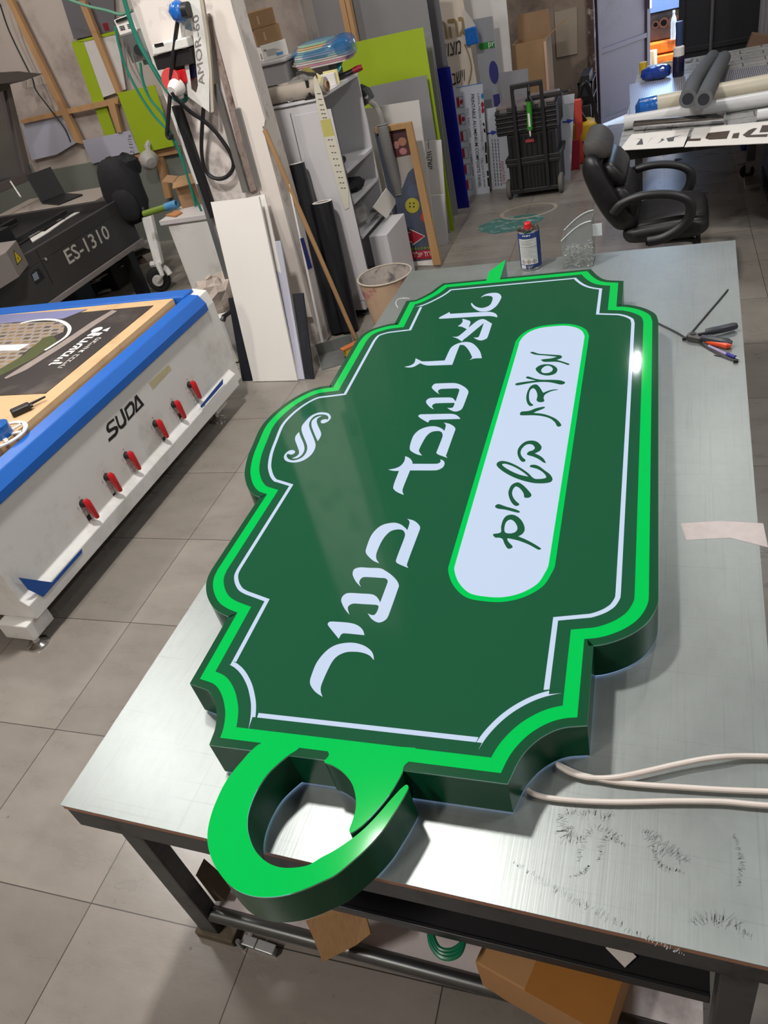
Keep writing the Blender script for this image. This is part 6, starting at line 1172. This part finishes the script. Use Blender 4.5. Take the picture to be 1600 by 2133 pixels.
# machine with dark panels under its right end
um = thing('dark_machine', 'dark glossy machine with steel edges standing under the second table, at its right end', 'machine', (.85, 6.9, 0))
x0 = ZP((1580, 400)).x; obj('housing', MB().b(x0+.06, x0+1.0, 6.2, 7.5, .05, .5), mat('glossy_black_panel', (16, 18, 24), .2, var=.2), um, bevel=.008); obj('steel_edge', MB().b(x0+.05, x0+.07, 6.2, 7.5, .40, .42), steel, um); obj('foot_rail', MB().b(x0+.05, x0+.2, 6.25, 7.45, 0, .05), dk, um)
c = ZP((1580, 392)); solo('pale_block', 'pale flat block on the floor behind the caster', 'block', MB().b(c.x-.1, c.x+.015, 7.05, 7.28, 0, .03), mat('pale_grey_block', (150, 146, 140), .7))
c = YP((1553, 308), 7.6); solo('blue_bag', 'shiny blue bag hanging beside the caster leg of the second table', 'bag', MB().blob((c.x, 7.6, .26), .06, .06, .10, 12, 8, .8, .12), mat('dark_blue_film', (16, 54, 140)))
solo('floor_scrap', 'dark leaf shaped scrap on the floor beside the chair', 'scrap', MB().prism([ZP(p, .002) for p in [(1404, 333), (1410, 330), (1422, 331), (1416, 334), (1407, 335)]], (0, 0, .002)), mat('dark_scrap', (60, 52, 46), .8))
solo('lime_strip', 'narrow lime strip leaning upright by the second table leg', 'strip', MB().prism([YP(p, 7.4) for p in [(1324, 318), (1329, 317), (1334, 398), (1329, 402)]], (0, .01, 0)), mat('pale_lime', (176, 200, 140), .5))
# ================================================================== things on the main table
c = ZP((1107.5, 556), TT)
can = thing('solvent_can', 'blue solvent can with white label and red cap standing on the work table', 'can', c)
cb2 = mat('can_blue', (28, 52, 112), .35, var=.04); r = .057; hc = .205
obj('can_body', MB().lathe([(0, .006), (r*.96, .006), (r, .012), (r, hc-.006), (r*.97, hc)], c, n=40), cb2, can, smooth=True)
k = MB().lathe([(r*.93, 0), (r*1.02, .003), (r*1.02, .012), (r, .014)], c, n=40); obj('bottom_rim', k, chrome, can, smooth=True)
k = MB().lathe([(r, hc-.006), (r*1.025, hc), (r*1.02, hc+.006), (r*.93, hc+.007), (r*.90, hc-.001), (r*.3, hc+.002), (0, hc+.002)], c, n=40); obj('top_rim', k, chrome, can, smooth=True)
obj('red_cap', MB().lathe([(.017, hc+.004), (.0195, hc+.006), (.0195, hc+.032), (.017, hc+.035), (0, hc+.035)], c, n=24), red, can, smooth=True); obj('cap_neck', MB().cyl(c+Vector((0, 0, hc+.001)), c+Vector((0, 0, hc+.008)), .021), chrome, can)
def onc(t0, t1, z0, z1, d, n_=14): # patch on the can's side; angle 0 looks at the camera
    k = MB(); base_a = math.atan2(-c.y, -c.x); vs = []
    for i in range(n_+1):
        t = base_a+math.radians(t0+(t1-t0)*i/n_)
        for zz in (z0, z1): vs.append((c.x+(r+d)*math.cos(t), c.y+(r+d)*math.sin(t), c.z+zz))
    return k.add(vs, [(2*i, 2*i+2, 2*i+3, 2*i+1) for i in range(n_)])
lbm = mat('can_label', (196, 198, 194), .45, var=.03)
lab_ = obj('label', onc(-62, 40, .035, .172, .0006), lbm, can)
obj('label_line', onc(-62, 40, .128, .1295, .001), inkb, lab_)
for i in range(5): obj('label_text_line', onc(-55, 20-9*(i % 3), .163-i*.0062, .1642-i*.0062, .001), mat('print_grey', (92, 92, 100)), lab_)
for i in range(9): obj('label_text_line', onc(-55, 30-8*((i*3) % 4), .120-i*.006, .1212-i*.006, .001), mat('print_pale', (150, 152, 152), .5), lab_)
for i in range(3):
    t = -42+30*i; k = MB(); ba = math.atan2(-c.y, -c.x)
    def cp_(dt, dz): tt = ba+math.radians(t+dt); return (c.x+(r+.0011)*math.cos(tt), c.y+(r+.0011)*math.sin(tt), c.z+.050+dz)
    k.band([cp_(0, .013), cp_(13, 0), cp_(0, -.013), cp_(-13, 0)], [cp_(0, .010), cp_(10, 0), cp_(0, -.010), cp_(-10, 0)]); k.add([cp_(-3, .004), cp_(3, .004), cp_(1, -.005), cp_(-2, -.005)], [(0, 1, 2, 3)]); obj('hazard_sign', k, mat('hazard_ink', (110, 44, 40), .5), lab_)
obj('barcode_patch', onc(-62, -30, .014, .032, .0007), lbm, can); k = onc(-12, -8, .186, .193, .0008)
for i in range(5): k2 = onc(-34+9*i, -29+9*i, .186, .193, .0008); k.add(k2.v, k2.f)
obj('can_name', k, paper, can)
for i in range(2): obj('can_small_print', onc(-22, 10-8*i, .026-i*.007, .0275-i*.007, .0008), paper, can)
# clear bin of offcuts
P0, P1 = ZP((1173, 561), TT), ZP((1236, 555), TT)
ab = thing('clear_bin', 'clear acrylic bin with curved rim holding chips, on the far edge of the table', 'bin', (P0+P1)/2)
acr = mat('clear_acrylic', (150, 156, 156), .06, var=.02, alpha=.28, coat=.8); acre = mat('acrylic_edge', (206, 212, 212), .15, var=.02, coat=.5)
w2 = (P1-P0).length; hx = lambda t: .15+.085*math.sin(t*math.pi/2)
n_ = 12; fr2 = [(P0.x+w2*i/n_, P0.y, TT+hx(i/n_)) for i in range(n_+1)]; dep = .13
obj('front_wall', MB().prism([(P0.x, P0.y, TT), (P0.x+w2, P0.y, TT)]+fr2[::-1], (0, .004, 0)), acr, ab); obj('back_wall', MB().prism([(P0.x, P0.y+dep, TT), (P0.x+w2, P0.y+dep, TT)]+[(x, P0.y+dep, z+.01) for x, y, z in fr2[::-1]], (0, .004, 0)), acr, ab)
obj('side_wall', MB().b(P0.x, P0.x+.004, P0.y+.004, P0.y+dep, TT, TT+.15), acr, ab); obj('side_wall', MB().b(P0.x+w2-.004, P0.x+w2, P0.y+.004, P0.y+dep, TT, TT+.235), acr, ab)
obj('rim_edge', MB().tube([Vector(p) for p in fr2], .0028, 6), acre, ab, smooth=True); obj('rim_edge', MB().tube([Vector((x, P0.y+dep, z+.01)) for x, y, z in fr2], .0028, 6), acre, ab, smooth=True)
obj('grip_tab', MB().b(P0.x+w2, P0.x+w2+.045, P0.y+.05, P0.y+.056, TT+.14, TT+.20), acre, ab)
k = MB()
for i in range(420):
    x, y = P0.x+.006+RND.random()*(w2-.012), P0.y+.006+RND.random()*(dep-.012); z = TT+.003+RND.random()*(.075+.02*(x-P0.x)/w2); s_ = RND.uniform(.003, .008); k.T = Matrix.Translation((x, y, z)) @ Matrix.Rotation(RND.random()*6, 4, (RND.random(), RND.random(), 1)); k.b(-s_, s_, -s_*.6, s_*.6, -s_*.3, s_*.3)
k.T = None; setp(obj('acrylic_chips', k, mat('frosted_chips', (176, 178, 170), .3, var=.3, scale=50)), 'frosted acrylic chips filling the bottom of the clear bin', 'chips', kind='stuff')
# crimper, pen, ties
def tp(x, y, z=0): return ZP((1400+x/8.0, 650+y/8.0), TT+z)
cm = thing('crimping_tool', 'crimping pliers with dark and orange handles lying on the work table', 'pliers', tp(400, 420))
obj('jaw', MB().prism([tp(*q, .022) for q in [(245, 380), (265, 345), (320, 322), (390, 325), (440, 350), (445, 385), (520, 440), (440, 445), (330, 425), (255, 410)]], (0, 0, -.018)), mat('dark_tool_steel', (96, 92, 88), .35, .8), cm, bevel=.003)
obj('die', MB().prism([tp(*q, .0225) for q in [(300, 355), (340, 338), (385, 345), (400, 370), (350, 385), (310, 375)]], (0, 0, .002)), black, cm)
obj('linkage', MB().tube([tp(430, 385, .016), tp(520, 365, .018), tp(600, 350, .02)], .008, 8), black, cm, smooth=True)
dh = mat('dark_grip', (40, 42, 50), .5)
obj('upper_handle', MB().tube([tp(555, 330, .02), tp(680, 315, .024), tp(850, 280, .024), tp(1000, 245, .022), tp(1070, 230, .02)], [.012, .016, .016, .016, .013], 10), dh, cm, smooth=True)
obj('lower_handle', MB().tube([tp(500, 430, .018), tp(620, 455, .02), tp(800, 490, .02), tp(930, 515, .02), tp(990, 530, .018)], [.012, .017, .0175, .0175, .012], 10), dh, cm, smooth=True)
obj('orange_grip', MB().tube([tp(560, 470, .014), tp(610, 490, .014), tp(780, 530, .014), tp(920, 562, .014), tp(985, 560, .014)], [.008, .012, .013, .014, .008], 10), mat('orange_grip', (206, 72, 32), .45), cm, smooth=True)
pn = thing('ballpoint_pen', 'transparent ballpoint pen with blue grip lying beside the crimping pliers', 'pen', tp(800, 640))
obj('barrel', MB().cyl(tp(610, 565, .006), tp(930, 715, .006), .0055, n=12), mat('lilac_clear', (150, 140, 176), .2), pn, smooth=True); obj('blue_grip', MB().cyl(tp(915, 700, .007), tp(1055, 755, .007), .0072, n=12), mat('pen_blue', (36, 34, 120), .4), pn, smooth=True); obj('tip', MB().cyl(tp(1055, 755, .006), tp(1135, 795, .006), .004, .001, n=10), steel, pn)
tie = mat('black_nylon', (24, 26, 27), .45)
for pts, lab in (([(1484.5, 604), (1470, 626), (1452, 652), (1440, 691)], 'black cable tie pointing up from the crimping pliers'), ([(1371, 673), (1390, 682), (1410, 692), (1428, 703)], 'black cable tie between the sign edge and the pliers'), ([(1440, 703), (1470, 722), (1505, 742), (1533, 752)], 'black cable tie under the pliers and along the pen')):
    if pts[0][0] == 1484.5: pts = [(1516.5, 603), (1500, 623), (1475, 652), (1441, 692)]
    zt_t = .004; td = thing('cable_tie', lab, 'cable tie', ZP(pts[0], TT)); obj('strap', MB().tube([ZP(p, TT+zt_t) for p in pts], .0042, 6, flat=.6), tie, td); hd_ = ZP(pts[-1] if pts[0][0] != 1516.5 else pts[0], TT+.006)
    if pts[0][0] == 1440: obj('tie_head', MB().c(hd_, .016, .014, .012), tie, td)
    if pts[0][0] == 1371: obj('tie_head', MB().c(ZP((1426, 705), TT+.006), .016, .014, .012), tie, td)
solo('wire_bit', 'short black wire bit lying by the pen', 'wire', MB().tube([tp(705, 718, .002), tp(780, 735, .002), tp(860, 738, .002)], .0018, 6), tie)
solo('bent_wire', 'thin bent white wire with blue tips on the table near the bucket', 'wire', MB().tube(sp3([ZP(p, TT+.003) for p in [(829, 641), (825, 634), (826, 627), (833, 622), (845, 621), (853, 622)]], 4), .0016, 6), paper)
# white supply cables
cbm2 = mat('white_cable', (206, 196, 188), .45, var=.08, scale=20); ck = inkb
for i, (px, lab) in enumerate((([(1162, 1594), (1185, 1608), (1215, 1618), (1250, 1621), (1290, 1618), (1345, 1607), (1420, 1590), (1490, 1578), (1560, 1575), (1680, 1579)], 'white supply cable bending farthest away from the sign'), ([(1160, 1590), (1178, 1600), (1215, 1615), (1270, 1627), (1330, 1634), (1420, 1640), (1520, 1646), (1680, 1652)], 'white supply cable lying between the other two'), ([(1098, 1646), (1115, 1655), (1150, 1663), (1220, 1669), (1300, 1671), (1400, 1669), (1500, 1670), (1570, 1676), (1680, 1684)], 'white supply cable nearest the front edge of the table'))):
    P = sp3([ZP(p, TT+(.010 if i else .02 if 3 < j < 8 else .012)) for j, p in enumerate(px)], 6); sc2 = thing('supply_cable', lab, 'cable', P[0], 'white cables from the sign')
    obj('cable', MB().tube(P, .0062, 10), cbm2, sc2, smooth=True)
# ================================================================== below the table
ct = thing('parts_carton', 'brown printed cardboard carton on the lower shelf under the table', 'box', (-.2, .9, .127))
k = MB(); Tm = Matrix.Translation((-.165, .90, .128)) @ Matrix.Rotation(math.radians(-14), 4, 'Z'); k.T = Tm; k.b(-.19, .13, -.30, .42, 0, .16); obj('carton_shell', k, mat('kraft_carton', (172, 128, 82), .75, var=.05, scale=12), ct, bevel=.004)
k = MB(); k.T = Tm; k.b(-.06, .13, -.301, .42, .1602, .1608); obj('packing_tape', k, mat('glossy_tan_tape', (166, 112, 56), .25), ct)
k = MB(); k.T = Tm
for j in range(8): k.add([(-.1905, -.25+j*.06, .12-.02*(j % 3)), (-.1905, -.21+j*.06, .12-.02*(j % 3)), (-.1905, -.21+j*.06, .11-.02*(j % 3)), (-.1905, -.25+j*.06, .11-.02*(j % 3))], [(0, 1, 2, 3)])
obj('print_marks', k, inkb, ct)
c3 = thing('corrugated_piece', 'torn piece of corrugated cardboard sticking out below the sign tail', 'cardboard', ZP((700, 1950), .2))
crm = mat('corrugated_kraft', (150, 116, 76), .85, var=.3, scale=30, stretch=(6, .25, 1))
P = [ZP(p, h) for p, h in (((637, 1918), .34), ((690, 1895), .36), ((758, 1892), .36), ((772, 1945), .30), ((740, 1970), .26), ((672, 2004), .22), ((655, 1960), .28))]
obj('board', MB().prism(P, (0, .003, -.005)), crm, c3)
hs = thing('green_hose', 'coil of green hose hanging below the dark tray under the table', 'hose', ZP((935, 1960), .4))
k = MB()
for i in range(3): k.tube(sp3([ZP(p, .36) for p in [(893+i*2, 1925), (898+i*2, 1965-i*6), (915, 1990-i*7), (938, 1996-i*8), (958, 1985-i*8), (968-i*2, 1955), (972-i*3, 1930)]], 5), .0065, 8)
obj('coil', k, mat('green_hose', (14, 112, 76), .35), hs, smooth=True)
ty = thing('under_tray', 'long black metal tray under the front edge of the work table', 'tray', (-.35, .68, .5))
obj('tray_floor', MB().b(-.82, .095, .66, 1.25, .425, .43), mat('matt_black', (14, 14, 17)), ty); obj('tray_lip', MB().b(-.82, .095, .650, .66, .405, .438), mat('dark_tray', (40, 41, 43), .4, .3, var=.1), ty, bevel=.002); obj('tray_hanger', MB().b(-.80, -.785, .72, .76, .43, .607), dk, ty); obj('tray_hanger', MB().b(.05, .065, .72, .76, .43, .607), dk, ty)
solo('paper_corner', 'white paper corner poking out of the black tray', 'paper', MB().prism([ZP(p, .436) for p in [(1262, 1975), (1302, 2016), (1326, 1994), (1290, 1960)]], (0, 0, .004)), paper)
solo('paper_tag', 'grey paper tag stuck behind the left table leg', 'tag', MB().prism([(-1.16, .76, .28), (-1.08, .78, .28), (-1.09, .80, .36), (-1.15, .78, .36)], (0, .002, 0)), mat('grey_tag', (136, 136, 134), .7))
lt = thing('toggle_latch', 'chrome toggle latch lying on the floor below the lower rail', 'latch', ZP((540, 1972)))
a, b_ = ZP((506, 1957), .03), ZP((572, 1980), .03); d = (b_-a); nn = Vector((-d.y, d.x, 0)).normalized()*.014
pz = mat('bright_zinc', (196, 198, 198), .3, .5)
k = MB().prism([a-nn, a.lerp(b_, .42)-nn, a.lerp(b_, .42)+nn, a+nn], (0, 0, .006)); obj('latch_plate', k, pz, lt, bevel=.002); k = MB().prism([a.lerp(b_, .45)-nn, b_-nn, b_+nn, a.lerp(b_, .45)+nn], (0, 0, .006)); obj('latch_arm', k, pz, lt, bevel=.002)
obj('latch_base', MB().prism([a-nn*.6, b_-nn*.6, b_+nn*.6, a+nn*.6], (0, 0, -.03)), steel, lt); q = ZP((506, 1975), .0); obj('bolt', MB().cyl(q, q+Vector((0, 0, .05)), .007, n=10), steel, lt)
